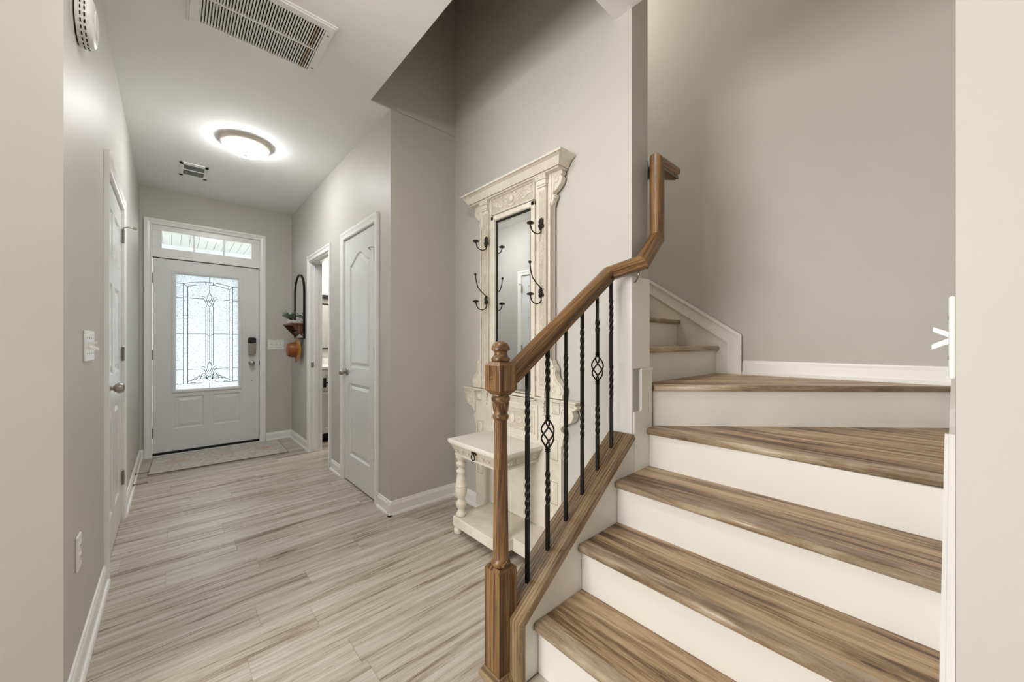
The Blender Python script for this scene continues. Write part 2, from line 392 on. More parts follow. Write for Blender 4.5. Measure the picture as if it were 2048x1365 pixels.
def panel_slab(bm, w0, w1, h0, h1, t, holes, style='raised', back=True):
    """door leaf: front face at y=0 looking to -y with moulded panels; body behind"""
    def P(p, y): return bm.verts.new((p[0], y, p[1]))
    outer = [(w0, h0), (w1, h0), (w1, h1), (w0, h1)]
    ov = [P(p, 0) for p in outer]; edges = [bm.edges.new((ov[i], ov[(i+1) % 4])) for i in range(4)]
    hv = []
    for h in holes:
        vs = [P(p, 0) for p in h['pts']]; hv.append(vs)
        edges += [bm.edges.new((vs[i], vs[(i+1) % len(vs)])) for i in range(len(vs))]
    bmesh.ops.triangle_fill(bm, use_beauty=True, use_dissolve=False, edges=edges, normal=(0, -1, 0))
    rims = []
    for h, vs in zip(holes, hv):
        prev, pts = vs, h['pts']
        steps = h.get('steps', [(0.010, 0.009), (0.022, 0.009), (0.045, 0.002)])
        for ins, dep in steps:
            q = offset_poly(pts, ins); nv = [P(p, dep) for p in q]
            m = len(nv)
            for i in range(m): bm.faces.new((prev[i], prev[(i+1) % m], nv[(i+1) % m], nv[i]))
            prev = nv
        if not h.get('open'): bm.faces.new(prev)
        else:
            q = offset_poly(pts, steps[-1][0]); nv = [P(p, t) for p in q]; m = len(nv)
            for i in range(m): bm.faces.new((prev[i], prev[(i+1) % m], nv[(i+1) % m], nv[i]))
            rims.append(nv)
    bv = [P(p, t) for p in outer]
    for i in range(4): bm.faces.new((ov[i], bv[i], bv[(i+1) % 4], ov[(i+1) % 4]))
    if back and not rims: bm.faces.new(bv)
    elif back:
        ed = [bm.edges.get((bv[i], bv[(i+1) % 4])) for i in range(4)]
        for nv in rims: ed += [bm.edges.get((nv[i], nv[(i+1) % len(nv)])) for i in range(len(nv))]
        bmesh.ops.triangle_fill(bm, use_beauty=True, use_dissolve=False, edges=ed, normal=(0, 1, 0))
def bm_uvswap(b):
    u = b.loops.layers.uv.active
    for f in b.faces:
        for l in f.loops: l[u].uv = (l[u].uv[1], l[u].uv[0])
def rect(x0, x1, z0, z1): return [(x0, z0), (x1, z0), (x1, z1), (x0, z1)]
CAS = [(0.0, 0.0), (0.0, 0.011), (0.006, 0.014), (0.012, 0.011), (0.030, 0.014), (0.042, 0.019), (0.057, 0.019), (0.057, 0.0)]
def casing(bm, x0, x1, h, wd=0.057, z0=0.0, prof=None):
    k = wd / 0.057; pr = [(a * k, b) for a, b in (prof or CAS)]
    st = []
    for a, b in pr: st.append([(x0 - a, -b, z0), (x0 - a, -b, h + a), (x1 + a, -b, h + a), (x1 + a, -b, z0)])
    V = [[bm.verts.new(p) for p in s] for s in st]; n = len(V)
    for i in range(n):
        j = (i + 1) % n
        for k2 in range(3): bm.faces.new((V[i][k2], V[i][k2+1], V[j][k2+1], V[j][k2]))
    bm.faces.new([v[0] for v in V]); bm.faces.new([v[3] for v in V][::-1])
BB = [(0.0, 0.0), (0.024, 0.0), (0.024, 0.010), (0.020, 0.018), (0.013, 0.020), (0.013, 0.070), (0.010, 0.080), (0.007, 0.084), (0.006, 0.092), (0.0, 0.094)]
def bboard(bm, p, q, nrm, z=0.0, prof=BB):
    """baseboard from p to q (2D), nrm = 2D direction away from the wall"""
    A = [bm.verts.new((p[0] + nrm[0] * t, p[1] + nrm[1] * t, z + h)) for t, h in prof]
    B = [bm.verts.new((q[0] + nrm[0] * t, q[1] + nrm[1] * t, z + h)) for t, h in prof]
    n = len(A)
    for i in range(n):
        j = (i + 1) % n; bm.faces.new((A[i], A[j], B[j], B[i]))
    bm.faces.new(A[::-1]); bm.faces.new(B)
def struct(name, bm, mat, **kw):
    o = link(name, bm, mat, **kw); o['kind'] = 'structure'; return o

H = 2.743            # ceiling height
RX = 1.09            # right hall wall
# ------------------------------------------------------------------ room shell
b = bm_new(); box(b, -4.2, 3.1, -4.7, 5.42, -0.12, 0.0); struct('floor', b, 'floor')
b = bm_new(); box(b, -4.2, 0.955, 1.02, 2.43, H, H + 0.3); box(b, -4.2, RX + 0.01, 2.43, 5.42, H, H + 0.3); box(b, -4.2, 1.605, -4.7, 1.02, H, H + 0.3)
struct('ceiling', b, 'ceil')
WY = 5.26
b = bm_new()
box(b, -0.40, -0.165, WY, WY + 0.15, 0, H); box(b, 0.775, 2.9, WY, WY + 0.15, 0, H); box(b, -0.165, 0.775, WY, WY + 0.15, 2.385, H)
struct('wall_front', b, 'wall')
b = bm_new(); LX = -0.245
box(b, LX - 0.15, LX, 1.757, 2.712, 0, H); box(b, LX - 0.15, LX, 3.532, WY, 0, H); box(b, LX - 0.15, LX, 2.712, 3.532, 2.05, H)
struct('wall_left', b, 'wall')
b = bm_new(); box(b, -4.2, LX - 0.15, 1.757, 1.90, 0, H); struct('wall_left_near', b, 'wall')
RX = 1.09
b = bm_new()
box(b, RX, RX + 0.115, 2.42, 2.672, 0, H); box(b, RX, RX + 0.115, 3.335, 3.735, 0, H); box(b, RX, RX + 0.115, 4.42, WY, 0, H)
box(b, RX, RX + 0.115, 2.672, 3.335, 2.045, H); box(b, RX, RX + 0.115, 3.735, 4.42, 2.035, H)
struct('wall_right', b, 'wall')
b = bm_new(); box(b, RX + 0.115, 1.605, 2.42, 2.535, 0, H); box(b, 0.955, 1.604, 2.42, 2.535, H + 0.002, 5.3)
struct('wall_niche', b, 'wall')
PX0, PX1, PY = 1.605, 1.757, 0.93
b = bm_new(); box(b, PX0, PX1, PY, 4.2, 0, 5.3); struct('wall_partition', b, 'wall')
b = bm_new(); box(b, 1.49, PX0 - 0.001, -0.25, 1.02, H + 0.3, 5.3); box(b, 0.845, 0.955, 1.02, 2.535, H + 0.3, 5.3); box(b, 0.955, 1.49, 0.91, 1.02, H + 0.3, 5.3)
struct('wall_upper_header', b, 'wall')
BX = 2.86
b = bm_new(); box(b, BX, BX + 0.12, -0.3, 4.2, 0, 5.3); struct('wall_stair_back', b, 'wall')
b = bm_new(); prism(b, [(0.80, -0.0285), (0.80, -4.7), (0.95, -4.7), (0.95, -0.25), (BX + 0.1, -0.25), (BX + 0.1, -0.1052)], 0, H, 'z')
prism(b, [(PX0, -0.0585), (PX0, -0.25), (BX + 0.1, -0.25), (BX + 0.1, -0.1052)], H, 5.3, 'z')
struct('wall_stair_side', b, 'wall')
b = bm_new(); box(b, PX0, BX + 0.12, 4.2, 4.32, 0, 5.3); struct('wall_stair_end', b, 'wall')
b = bm_new(); box(b, 0.845, BX + 0.12, -0.3, 4.3, 5.3, 5.4); struct('ceiling_upper', b, 'ceil')
# bathroom and closet shell behind the right wall
b = bm_new(); box(b, RX + 0.115, PX0 + 0.1, 3.46, 3.56, 0, H); box(b, 2.9, 3.0, 4.32, WY, 0, H); box(b, PX0 + 0.1, 3.0, 4.1, 4.2, 0, H)
box(b, 1.605, 1.705, 2.55, 4.1, 0, H)
struct('wall_bathroom', b, 'wall')
b = bm_new(); box(b, RX + 0.0, 3.0, 2.535, WY + .1, H, H + 0.1); struct('ceiling_bathroom', b, 'ceil')
# left closet behind door, living room outer walls without openings
b = bm_new(); box(b, -1.2, -1.1, 1.9, 4.3, 0, H); box(b, -1.1, LX - 0.15, 4.2, 4.3, 0, H); struct('wall_closet', b, 'wall')
b = bm_new(); box(b, -4.2, -4.05, -4.7, 1.9, 0, H); struct('wall_room_west', b, 'wall')
b = bm_new(); box(b, -4.05, 0.95, -4.7, -4.55, 0, H); struct('wall_room_south', b, 'wall')
# knee wall under the railing
CAPS = 0.715                                   # slope of the flight
def capz(x): return 0.215 + (x - 0.855) * CAPS  # top of the cap board
b = bm_new()
prism(b, [(0.888, 0.0), (PX0 - 0.001, 0.0), (PX0 - 0.001, capz(PX0) - 0.028), (0.888, capz(0.888) - 0.028)], 0.917, 1.03, 'y')
struct('wall_knee', b, 'riser')

# ------------------------------------------------------------------ baseboards
b = bm_new(); bboard(b, (LX, 1.757), (LX, 2.655), (1, 0)); bboard(b, (LX, 3.589), (LX, WY), (1, 0)); bboard(b, (-4.0, 1.757), (LX + 0.024, 1.757), (0, -1))
struct('baseboard_left', b, 'trim', smooth=False)
b = bm_new(); bboard(b, (LX, WY), (-0.215, WY), (0, -1)); bboard(b, (0.825, WY), (RX, WY), (0, -1)); struct('baseboard_front', b, 'trim')
b = bm_new(); bboard(b, (RX, WY), (RX, 4.477), (-1, 0)); bboard(b, (RX, 3.678), (RX, 3.392), (-1, 0)); bboard(b, (RX, 2.615), (RX, 2.42 - 0.024), (-1, 0))
struct('baseboard_right', b, 'trim')
b = bm_new(); bboard(b, (RX - 0.024, 2.42), (PX0, 2.42), (0, -1)); bboard(b, (PX0, 2.42), (PX0, 1.03), (-1, 0)); struct('baseboard_niche', b, 'trim')
b = bm_new(); bboard(b, (0.80, -0.03), (0.80, -4.5), (-1, 0)); struct('baseboard_right_near', b, 'trim')

# ------------------------------------------------------------------ hinges, knobs
def hinge(parent, loc, rz=0.0, name='hinge', h=0.09):
    b = bm_new(); box(b, -0.012, 0.004, -0.002, 0.0, -h / 2, h / 2)
    for k in range(5):
        z0 = -h / 2 + k * h / 5
        lathe(b, [(0.0045, z0 + 0.0006), (0.0062, z0 + 0.0012), (0.0062, z0 + h / 5 - 0.0012), (0.0045, z0 + h / 5 - 0.0006)], 0.0, -0.007, 10)
    lathe(b, [(0.003, h / 2), (0.005, h / 2 + 0.003), (0.001, h / 2 + 0.007)], 0.0, -0.007, 8)
    o = link(name, b, 'nickel', parent, loc, (0, 0, rz)); return o
def knob(parent, loc, mat='nickel'):
    b = bm_new()
    lathe(b, [(0.030, 0.0), (0.032, -0.003), (0.030, -0.008), (0.016, -0.012), (0.011, -0.018), (0.012, -0.026), (0.020, -0.032), (0.0265, -0.042), (0.027, -0.052), (0.022, -0.062), (0.012, -0.066), (0.002, -0.067)], axis='y', seg=20)
    return link('knob', b, mat, parent, loc, smooth=True)

# ------------------------------------------------------------------ front door (door_1) with transom (window_1)
d1 = root('door_1', (-0.15, WY, 0.0), kind='structure')
DW = 0.905
G0, G1, GZ0, GZ1 = 0.175, 0.71, 0.675, 1.885   # lite frame opening
b = bm_new()
fs = [(0.004, -0.004), (0.012, -0.006), (0.020, 0.002), (0.026, 0.004)]
panel_slab(b, 0, DW, 0.034, 2.032, 0.044, [
    dict(pts=rect(G0 - 0.03, G1 + 0.03, GZ0 - 0.035, GZ1 + 0.035), steps=[(0.0, -0.008), (0.007, -0.011), (0.022, -0.009), (0.030, 0.0), (0.032, 0.004)], open=True),
    dict(pts=rect(0.165, 0.40, 0.265, 0.60)), dict(pts=rect(0.485, 0.725, 0.265, 0.60))])
lf = link('door_leaf', b, 'door', d1, (0, 0.012, 0))
# glass + leading
b = bm_new(); box(b, G0 - 0.01, G1 + 0.01, 0.024, 0.028, GZ0 - 0.012, GZ1 + 0.012); gp = link('glass_pane', b, 'obscure', d1)
gw, gh = G1 - G0, GZ1 - GZ0
def gx(u): return G0 + u * gw
def gz(t): return GZ1 - t * gh
b = bm_new(); YG = 0.0225
def came(pts, r=0.0027): tube(b, [(gx(u), YG, gz(t)) for u, t in pts], r, 6)
for t in (0.075, 0.2, 0.515, 0.83, 0.955): came([(0, t), (0.115, t)]); came([(0.90, t), (1, t)])
for t in (0.2, 0.83): came([(0.18, t), (0.40, t)]); came([(0.60, t), (0.84, t)])
came([(0.18, 0.515), (0.46, 0.515), (0.52, 0.535), (0.58, 0.515), (0.84, 0.515)])
for u in (0.115, 0.18, 0.84, 0.90): came([(u, 0.078 if u in (0.115, 0.90) else 0.098), (u, 0.955)])
for u0, u1, tm, ts in ((0.115, 0.90, 0.046, 0.076), (0.18, 0.84, 0.070, 0.098)):
    came([(u0 + (u1 - u0) * k / 16, tm + (ts - tm) * ((k - 8) / 8) ** 2) for k in range(17)])
came([(0.115, 0.076), (0.18, 0.098)]); came([(0.90, 0.076), (0.84, 0.098)])
for u in (0.46, 0.58): came([(u, 0.048), (u, 0.070)]); came([(u, 0.27), (u, 0.80)])
came([(0.52, 0.27), (0.52, 0.77)]); came([(0.49, 0.29), (0.49, 0.79)], .0014); came([(0.55, 0.29), (0.55, 0.79)], .0014)
came([(0.52, 0.0), (0.52, 0.046)]); came([(0.52, 0.070), (0.52, 0.14)]); came([(0.52, 0.955), (0.52, 1.0)])
for k in range(5):   # little cross bars in the side strips
    for u0, u1 in ((0.115, 0.18), (0.84, 0.90)):
        for dt in (0, 0.03): came([(u0, 0.19 + k * 0.165 + dt), (u1, 0.19 + k * 0.165 + dt)], 0.0014)
def vesica(cu, t0, t1, w):
    n = 10; a = [(cu + w * sin(pi * k / n), t0 + (t1 - t0) * k / n) for k in range(n + 1)]
    came(a); came([(2 * cu - u, t) for u, t in a])
vesica(0.52, 0.14, 0.225, 0.035); vesica(0.52, 0.765, 0.86, 0.035)
for s in (1, -1):
    for tb, up in ((0.24, 1), (0.87, 1)):
        came([(0.52 + s * x, tb + y) for x, y in ((0.02, 0.0), (0.045, -0.02), (0.055, -0.045), (0.085, -0.06), (0.12, -0.062))])
        came([(0.52 + s * x, tb + y) for x, y in ((0.05, 0.03), (0.055, 0.0), (0.08, -0.03), (0.12, -0.045))])
    for tb in (0.225, 0.865, 0.895):
        hh = 0.045
        came([(0.52, tb), (0.52 + s * 0.04, tb + hh / 2), (0.52, tb + hh)])
    for q, (w, h0) in enumerate(((0.12, 0.05), (0.19, 0.035), (0.26, 0.02), (0.32, 0.0))):
        came([(0.52 + s * (0.03 + w * k / 8), 0.925 - (h0 + 0.02) * sin(pi * k / 8 * 0.9) + 0.022 * k / 8) for k in range(9)])
    came([(0.52 + s * (0.08 + 0.22 * k / 8), 0.945 + 0.012 * sin(pi * k / 8)) for k in range(9)])
came([(0.0, 0.955), (0.2, 0.957), (0.30, 0.95)]); came([(1.0, 0.955), (0.84, 0.957), (0.75, 0.95)])
link('leading', b, 'came', gp)
# lock, knob, hinges, sweep
b = bm_new(); lx, lz = 0.834, 1.128
prism(b, [(-0.036, -0.095), (-0.02, -0.102), (0.02, -0.102), (0.036, -0.095), (0.036, 0.04), (-0.036, 0.04)], -0.032, 0.012, 'y')
o = link('deadbolt', b, 'nickel', d1, (lx, 0, lz), bevel=0.004); o['label'] = 'satin nickel keypad deadbolt body'
b = bm_new(); prism(b, [(-0.038, 0.035), (0.0, 0.028), (0.038, 0.035), (0.038, 0.088), (0.022, 0.100), (-0.022, 0.100), (-0.038, 0.088)], -0.036, 0.012, 'y')
k_ = link('keypad', b, 'blackp', o, bevel=0.004)
b = bm_new(); lathe(b, [(0.026, -0.030), (0.028, -0.036), (0.022, -0.040), (0.020, -0.040)], axis='y', center=(0, 0, -0.062), seg=20)
box(b, -0.006, 0.006, -0.055, -0.034, -0.085, 0.01)
link('turn_piece', b, 'nickel', o, bevel=0.002)
knob(d1, (lx, 0.012, 0.930))
b = bm_new(); lathe(b, [(0.004, 0.012), (0.005, 0.009), (0.002, 0.008)], axis='y', center=(lx, 0, 0.725), seg=10); link('screw_hole', b, 'slot', d1)
for z in (1.822, 1.038, 0.24): hinge(d1, (0.0, 0.008, z), h=0.10)
b = bm_new(); box(b, 0.0, DW, 0.0, 0.05, 0.008, 0.036); link('door_sweep', b, 'rubber', d1)
b = bm_new(); box(b, DW + 0.003, DW + 0.008, -0.004, 0.03, 0.90, 0.955); link('strike_plate', b, 'blackm', d1)
# casing and jamb
b = bm_new(); box(b, -0.003, 0.014, 0.0575, 0.08, 0, 2.372); box(b, DW - 0.014, DW + 0.003, 0.0575, 0.08, 0, 2.372); box(b, -0.003, DW + 0.003, 0.0575, 0.08, 2.02, 2.045); link('light_leak_stop', b, 'rubber', d1)  # strips added behind the leaf to keep daylight from leaking round it
t1 = root('trim_1', (-0.15, WY, 0), kind='structure')
b = bm_new(); casing(b, -0.006, DW + 0.006, 2.372, 0.056); link('casing', b, 'trim', t1)
b = bm_new(); box(b, -0.015, -0.004, -0.003, 0.15, 0, 2.386); box(b, DW + 0.004, DW + 0.020, -0.003, 0.15, 0, 2.386); box(b, -0.015, DW + 0.02, -0.003, 0.15, 2.372, 2.386)
link('jamb', b, 'trim', t1)
b = bm_new(); box(b, -0.03, DW + 0.03, -0.03, 0.12, 0.0, 0.012); link('threshold', b, 'trim', t1)
w1 = root('window_1', (-0.15, WY, 0), kind='structure')
b = bm_new()
for x0, x1, z0, z1 in ((-0.004, DW + 0.004, 2.040, 2.140), (-0.004, DW + 0.004, 2.318, 2.374), (-0.004, 0.07, 2.14, 2.318), (0.832, DW + 0.004, 2.14, 2.318)): box(b, x0, x1, 0.006, 0.06, z0, z1)
box(b, -0.004, DW + 0.004, -0.004, 0.06, 2.040, 2.068)
link('window_frame', b, 'trim', w1, bevel=0.003)
b = bm_new()
for x in (0.322, 0.578): box(b, x - 0.008, x + 0.008, 0.018, 0.046, 2.138, 2.32)
link('muntin', b, 'trim', w1)
b = bm_new(); box(b, 0.065, 0.84, 0.03, 0.034, 2.135, 2.322); link('pane', b, 'glass', w1)

# porch outside
b = bm_new()
for k in range(40):
    x = -2.0 + k * 0.105; box(b, x, x + 0.100, 5.41, 8.2, 2.75, 2.77)
box(b, -2, 2.2, 5.41, 8.2, 2.765, 2.80); box(b, -2.2, 2.3, 8.2, 8.4, 2.58, 2.80)
struct('trim_porch_soffit', b, 'soffit')
b = bm_new(); box(b, -40, 40, 5.42, 70, -0.14, -0.04); struct('floor_porch', b, 'ground')

# ------------------------------------------------------------------ left hall door (door_2), faces +X ; local x = world Y
d2 = root('door_2', (LX, 2.715, 0.0), pi / 2, kind='structure')
w = 0.813
b = bm_new(); P = []
for z0, z1 in ((1.62, 1.90), (0.99, 1.49), (0.21, 0.80)):
    P.append(dict(pts=rect(0.11, 0.355, z0, z1))); P.append(dict(pts=rect(0.458, 0.703, z0, z1)))
panel_slab(b, 0.003, w - 0.003, 0.012, 2.032, 0.035, P); link('door_leaf', b, 'door', d2, (0, 0.004, 0))
knob(d2, (0.07, 0.004, 0.93))
for z in (1.86, 1.09, 0.28): hinge(d2, (w, 0.0, z))
b = bm_new(); tube(b, [(w, -0.007, 1.915), (w - 0.03, -0.03, 1.918), (w - 0.02, -0.06, 1.918)], 0.004, 8); lathe(b, [(0.009, 0), (0.010, 0.012), (0.006, 0.014)], w - 0.02, -0.062, 10)
for v in b.verts:
    if v.co.z < 1: v.co.z += 1.911
link('door_stop', b, 'nickel', d2)
t2 = root('trim_2', (LX, 2.715, 0), pi / 2, kind='structure')
b = bm_new(); casing(b, -0.004, w + 0.004, 2.04, 0.057); link('casing', b, 'trim', t2)
b = bm_new(); box(b, -0.004, 0.001, -0.002, 0.12, 0, 2.045); box(b, w - 0.001, w + 0.004, -0.002, 0.12, 0, 2.045); box(b, 0, w, -0.002, 0.12, 2.036, 2.045); link('jamb', b, 'trim', t2)

# ------------------------------------------------------------------ right closet door (door_3), faces -X ; local x = -world Y
d3 = root('door_3', (RX, 3.335, 0.0), -pi / 2, kind='structure')
w = 0.66
arch = [(0.12, 0.96), (w - 0.12, 0.96), (w - 0.12, 1.80)]
n = 14
for k in range(1, n):
    s = k / n; x = w - 0.12 - (w - 0.24) * s
    arch.append((x, 1.80 + 0.085 * (0.5 - 0.5 * cos(2 * pi * s)) ** 0.9))
arch.append((0.12, 1.80))
b = bm_new(); panel_slab(b, 0.003, w - 0.003, 0.012, 2.032, 0.035, [dict(pts=arch), dict(pts=rect(0.12, w - 0.12, 0.23, 0.83))])
link('door_leaf', b, 'door', d3, (0, 0.004, 0))
knob(d3, (0.06, 0.004, 0.920))
for z in (1.80, 1.085, 0.345): hinge(d3, (w, 0.0, z))
b = bm_new(); tube(b, [(w, -0.007, 1.855), (w - 0.02, -0.03, 1.857), (w - 0.045, -0.032, 1.857), (w - 0.065, -0.012, 1.85)], 0.004, 8); link('door_stop', b, 'nickel', d3)
t3 = root('trim_3', (RX, 3.335, 0), -pi / 2, kind='structure')
b = bm_new(); casing(b, -0.004, w + 0.004, 2.04, 0.057); link('casing', b, 'trim', t3)
b = bm_new(); box(b, -0.002, 0.002, -0.002, 0.11, 0, 2.045); box(b, w - 0.002, w + 0.002, -0.002, 0.11, 0, 2.045); box(b, 0, w, -0.002, 0.11, 2.036, 2.045); link('jamb', b, 'trim', t3)
# bathroom doorway trim
t4 = root('trim_4', (RX, 4.42, 0), -pi / 2, kind='structure'); w = 0.685
b = bm_new(); casing(b, 0.006, w - 0.006, 2.03, 0.057); link('casing', b, 'trim', t4)
b = bm_new(); box(b, 0.0, 0.016, -0.002, 0.117, 0, 2.035); box(b, w - 0.016, w, -0.002, 0.117, 0, 2.035); box(b, 0, w, -0.002, 0.117, 2.02, 2.035)
box(b, 0.016, 0.028, 0.04, 0.08, 0, 2.02); box(b, 0.016, w - .016, 0.04, 0.08, 2.008, 2.02); link('jamb', b, 'trim', t4)
b = bm_new(); box(b, 0.0155, 0.0175, 0.006, 0.034, 0.90, 0.955); box(b, 0.0165, 0.018, 0.014, 0.026, 0.915, 0.94); link('strike_plate', b, 'nickel', t4)

# ------------------------------------------------------------------ wall plates
def plate(name, loc, rz, gangs, label, cat='light switch', wd=None, toggles=None, ph=0.118, outlet=False):
    r = root(name, loc, rz, label, cat); wd = wd or (0.07 + 0.046 * (gangs - 1))
    b = bm_new(); prism(b, [(-wd/2, -ph/2), (wd/2, -ph/2), (wd/2, ph/2), (-wd/2, ph/2)], -0.007, 0.0, 'y')
    o = link('plate', b, 'plastic', r, bevel=0.003)
    for g in range(gangs):
        x = (g - (gangs - 1) / 2) * 0.046
        if outlet:
            for s in (1, -1):
                b = bm_new(); prism(b, [(-0.016, -0.012), (-0.010, -0.0145), (0.010, -0.0145), (0.016, -0.012), (0.016, 0.012), (0.010, 0.0145), (-0.010, 0.0145), (-0.016, 0.012)], -0.009, -0.0065, 'y')
                k = link('socket', b, 'plastic', r, (0, 0, s * 0.0195))
                b = bm_new(); box(b, -0.0075, -0.0055, -0.0094, -0.0085, -0.003, 0.006); box(b, 0.0055, 0.0075, -0.0094, -0.0085, -0.003, 0.005)
                lathe(b, [(0.0025, -0.0094), (0.0025, -0.0085)], axis='y', center=(0, 0, -0.008), seg=8); link('slot', b, 'slot', k)
        else:
            up = (toggles or [1] * gangs)[g]
            b = bm_new(); prism(b, [(-0.0065, 0.0), (-0.024, up * 0.010), (-0.024, up * 0.018), (-0.0065, up * 0.009)], x - 0.004, x + 0.004, 'x')
            link('toggle', b, 'plastic', r, bevel=0.001)
            for s in (1, -1):
                b = bm_new(); lathe(b, [(0.0028, -0.0082), (0.0030, -0.0066)], axis='y', center=(x, 0, s * 0.030), seg=8); link('screw', b, 'steel', r)
    return r
plate('light_switch', (LX, 2.195, 1.15), pi / 2, 4, 'white four-gang switch plate with toggles on the left hall wall near the panelled closet door', toggles=[1, -1, 1, -1])
plate('light_switch', (0.924, WY, 1.143), 0, 3, 'white three-gang switch plate on the grey wall right of the front door', toggles=[1, 1, 1], wd=0.168)
plate('wall_outlet', (LX, 1.975, 0.435), pi / 2, 1, 'white duplex outlet low on the left hall wall', 'outlet', outlet=True)
# seen edge-on at the mouth of the stair
pl = plate('light_switch', (0.872, -0.0315, 1.168), pi, 2, 'white two-toggle switch plate seen edge-on at the right wall beside the stairs', toggles=[1, -1])
pl.rotation_euler = (0, 0, pi - 0.037)

# ------------------------------------------------------------------ ceiling fixtures
r = root('air_return_grille', (0.333, 2.197, H), 0, 'large white slatted air return grille on the hall ceiling near the camera', 'air vent')
hw, hl = 0.274, 0.215
b = bm_new()
for x0, x1, y0, y1 in ((-hw, hw, -hl, -hl + 0.035), (-hw, hw, hl - 0.035, hl), (-hw, -hw + 0.035, -hl + .035, hl - .035), (hw - 0.035, hw, -hl + .035, hl - .035)):
    box(b, x0, x1, y0, y1, -0.014, 0.0)
box(b, -hw + .03, hw - .03, -0.006, 0.006, -0.012, -0.002)
for x0, x1, y0, y1 in ((-hw - .008, hw + .008, -hl - .008, -hl), (-hw - .008, hw + .008, hl, hl + .008), (-hw - .008, -hw, -hl, hl), (hw, hw + .008, -hl, hl)): box(b, x0, x1, y0, y1, -0.008, 0.0)
link('frame', b, 'vslat', r, bevel=0.0015)
b = bm_new(); box(b, -hw + 0.03, hw - 0.03, -hl + 0.03, hl - 0.03, -0.0015, -0.0005); link('backing', b, 'slot', r)
ns = 42
for k in range(ns):
    x = -hw + 0.04 + (2 * hw - 0.08) * k / (ns - 1)
    b = bm_new()
    for y0, y1 in ((-hl + 0.034, -0.006), (0.006, hl - 0.034)):
        prism(b, [(x - 0.0045, -0.0120), (x + 0.0012, -0.0130), (x + 0.0045, -0.0040), (x + 0.0030, -0.0030)], y0, y1, 'y')
    link('slat', b, 'vslatw' if k in (ns - 3, ns - 4) else 'vslat', r)
for y in (-0.15, 0.15): b = bm_new(); lathe(b, [(0.004, -0.0155), (0.005, -0.0135)], hw - 0.018, y, 8); link('screw', b, 'steel', r)
r = root('ceiling_register', (0.145, 4.505, H), 0, 'small white two-row air register on the ceiling near the front door', 'air vent')
b = bm_new(); hw, hl = 0.10, 0.175
for x0, x1, y0, y1 in ((-hw, hw, -hl, -hl + 0.05), (-hw, hw, hl - 0.04, hl), (-hw, -hw + 0.028, -hl, hl), (hw - 0.028, hw, -hl, hl), (-hw, hw, -0.006, 0.006)): box(b, x0, x1, y0, y1, -0.008, 0)
link('frame', b, 'trim', r, bevel=0.002)
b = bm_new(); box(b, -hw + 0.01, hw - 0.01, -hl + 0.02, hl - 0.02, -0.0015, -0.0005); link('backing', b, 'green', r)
b = bm_new()
for k in range(14):
    y = -hl + 0.058 + k * 0.0185
    if abs(y) > 0.012: prism(b, [(y - 0.005, -0.0065), (y + 0.002, -0.002), (y + 0.004, -0.002), (y - 0.003, -0.0065)], -hw + 0.028, hw - 0.028, 'x')
link('louver', b, 'vslat', r)
def dome(x, y, label, mat):
    r = root('ceiling_light', (x, y, H), 0, label, 'ceiling light')
    b = bm_new(); lathe(b, [(0.175, 0.0), (0.175, -0.006), (0.168, -0.010), (0.170, -0.018), (0.162, -0.022), (0.162, -0.032), (0.150, -0.038), (0.148, -0.034), (0.148, -0.002)], seg=48); link('rim', b, 'rimm', r, smooth=True)
    b = bm_new(); lathe(b, [(0.149, -0.030)] + [(0.149 * cos(a), -0.034 - 0.062 * sin(a)) for a in [R(x) for x in range(5, 90, 8)]] + [(0.004, -0.096)], seg=48); link('glass_bowl', b, mat, r, smooth=True)
    b = bm_new(); lathe(b, [(0.002, -0.094), (0.013, -0.096), (0.012, -0.100), (0.005, -0.104), (0.008, -0.109), (0.006, -0.115), (0.001, -0.117)], seg=16); link('finial', b, 'nickel', r, smooth=True)
dome(0.430, 3.605, 'lit flush-mount dome light with nickel rim on the hall ceiling', 'bowl')
dome(0.35, 1.15, 'second dome light on the ceiling above the foot of the stairs', 'bowl2')
# alarm on left wall
r = root('smoke_alarm', (LX, 1.975, 2.285), pi / 2, 'round white alarm with black vent slots high on the left wall', 'smoke alarm')
b = bm_new(); lathe(b, [(0.070, 0.0), (0.078, -0.001), (0.078, -0.004), (0.070, -0.004)], axis='y', seg=40); link('base', b, 'slot', r)
b = bm_new(); lathe(b, [(0.082, -0.004), (0.084, -0.010), (0.082, -0.030), (0.078, -0.038), (0.068, -0.043), (0.052, -0.046), (0.046, -0.045), (0.044, -0.048), (0.0, -0.049)], axis='y', seg=40); link('cover', b, 'plastic', r, smooth=True)
b = bm_new()
for yy in (-0.016, -0.026):
    for k in range(26):
        a = 2 * pi * k / 26; c = Vector((0.0825 * cos(a), yy, 0.0825 * sin(a)))
        m = Matrix.Translation(c) @ Matrix.Rotation(-a, 4, 'Y')
        g = bmesh.ops.create_cube(b, size=1.0, matrix=m @ Matrix.Diagonal((0.0035, 0.0035, 0.011, 1)))
link('vent_slots', b, 'slot', r)
# rigid door stops
for y, z in ((4.44, 0.062), (4.215, 0.036)):
    b = bm_new(); tube(b, [(0, 0, 0), (0.075, 0, 0)], 0.0035, 8); lathe(b, [(0.009, 0.0), (0.009, 0.003), (0.004, 0.008)], axis='x', seg=12); lathe(b, [(0.006, 0.073), (0.007, 0.08), (0.005, 0.085)], axis='x', seg=12)
    tag(link('door_stop', b, 'steel', loc=(LX + 0.0135, y, z)), 'thin steel door stop rod on the left baseboard, ' + ('beside the mat' if y > 4.3 else 'nearer the closet door'), 'door stop', 'steel rods on the left baseboard')

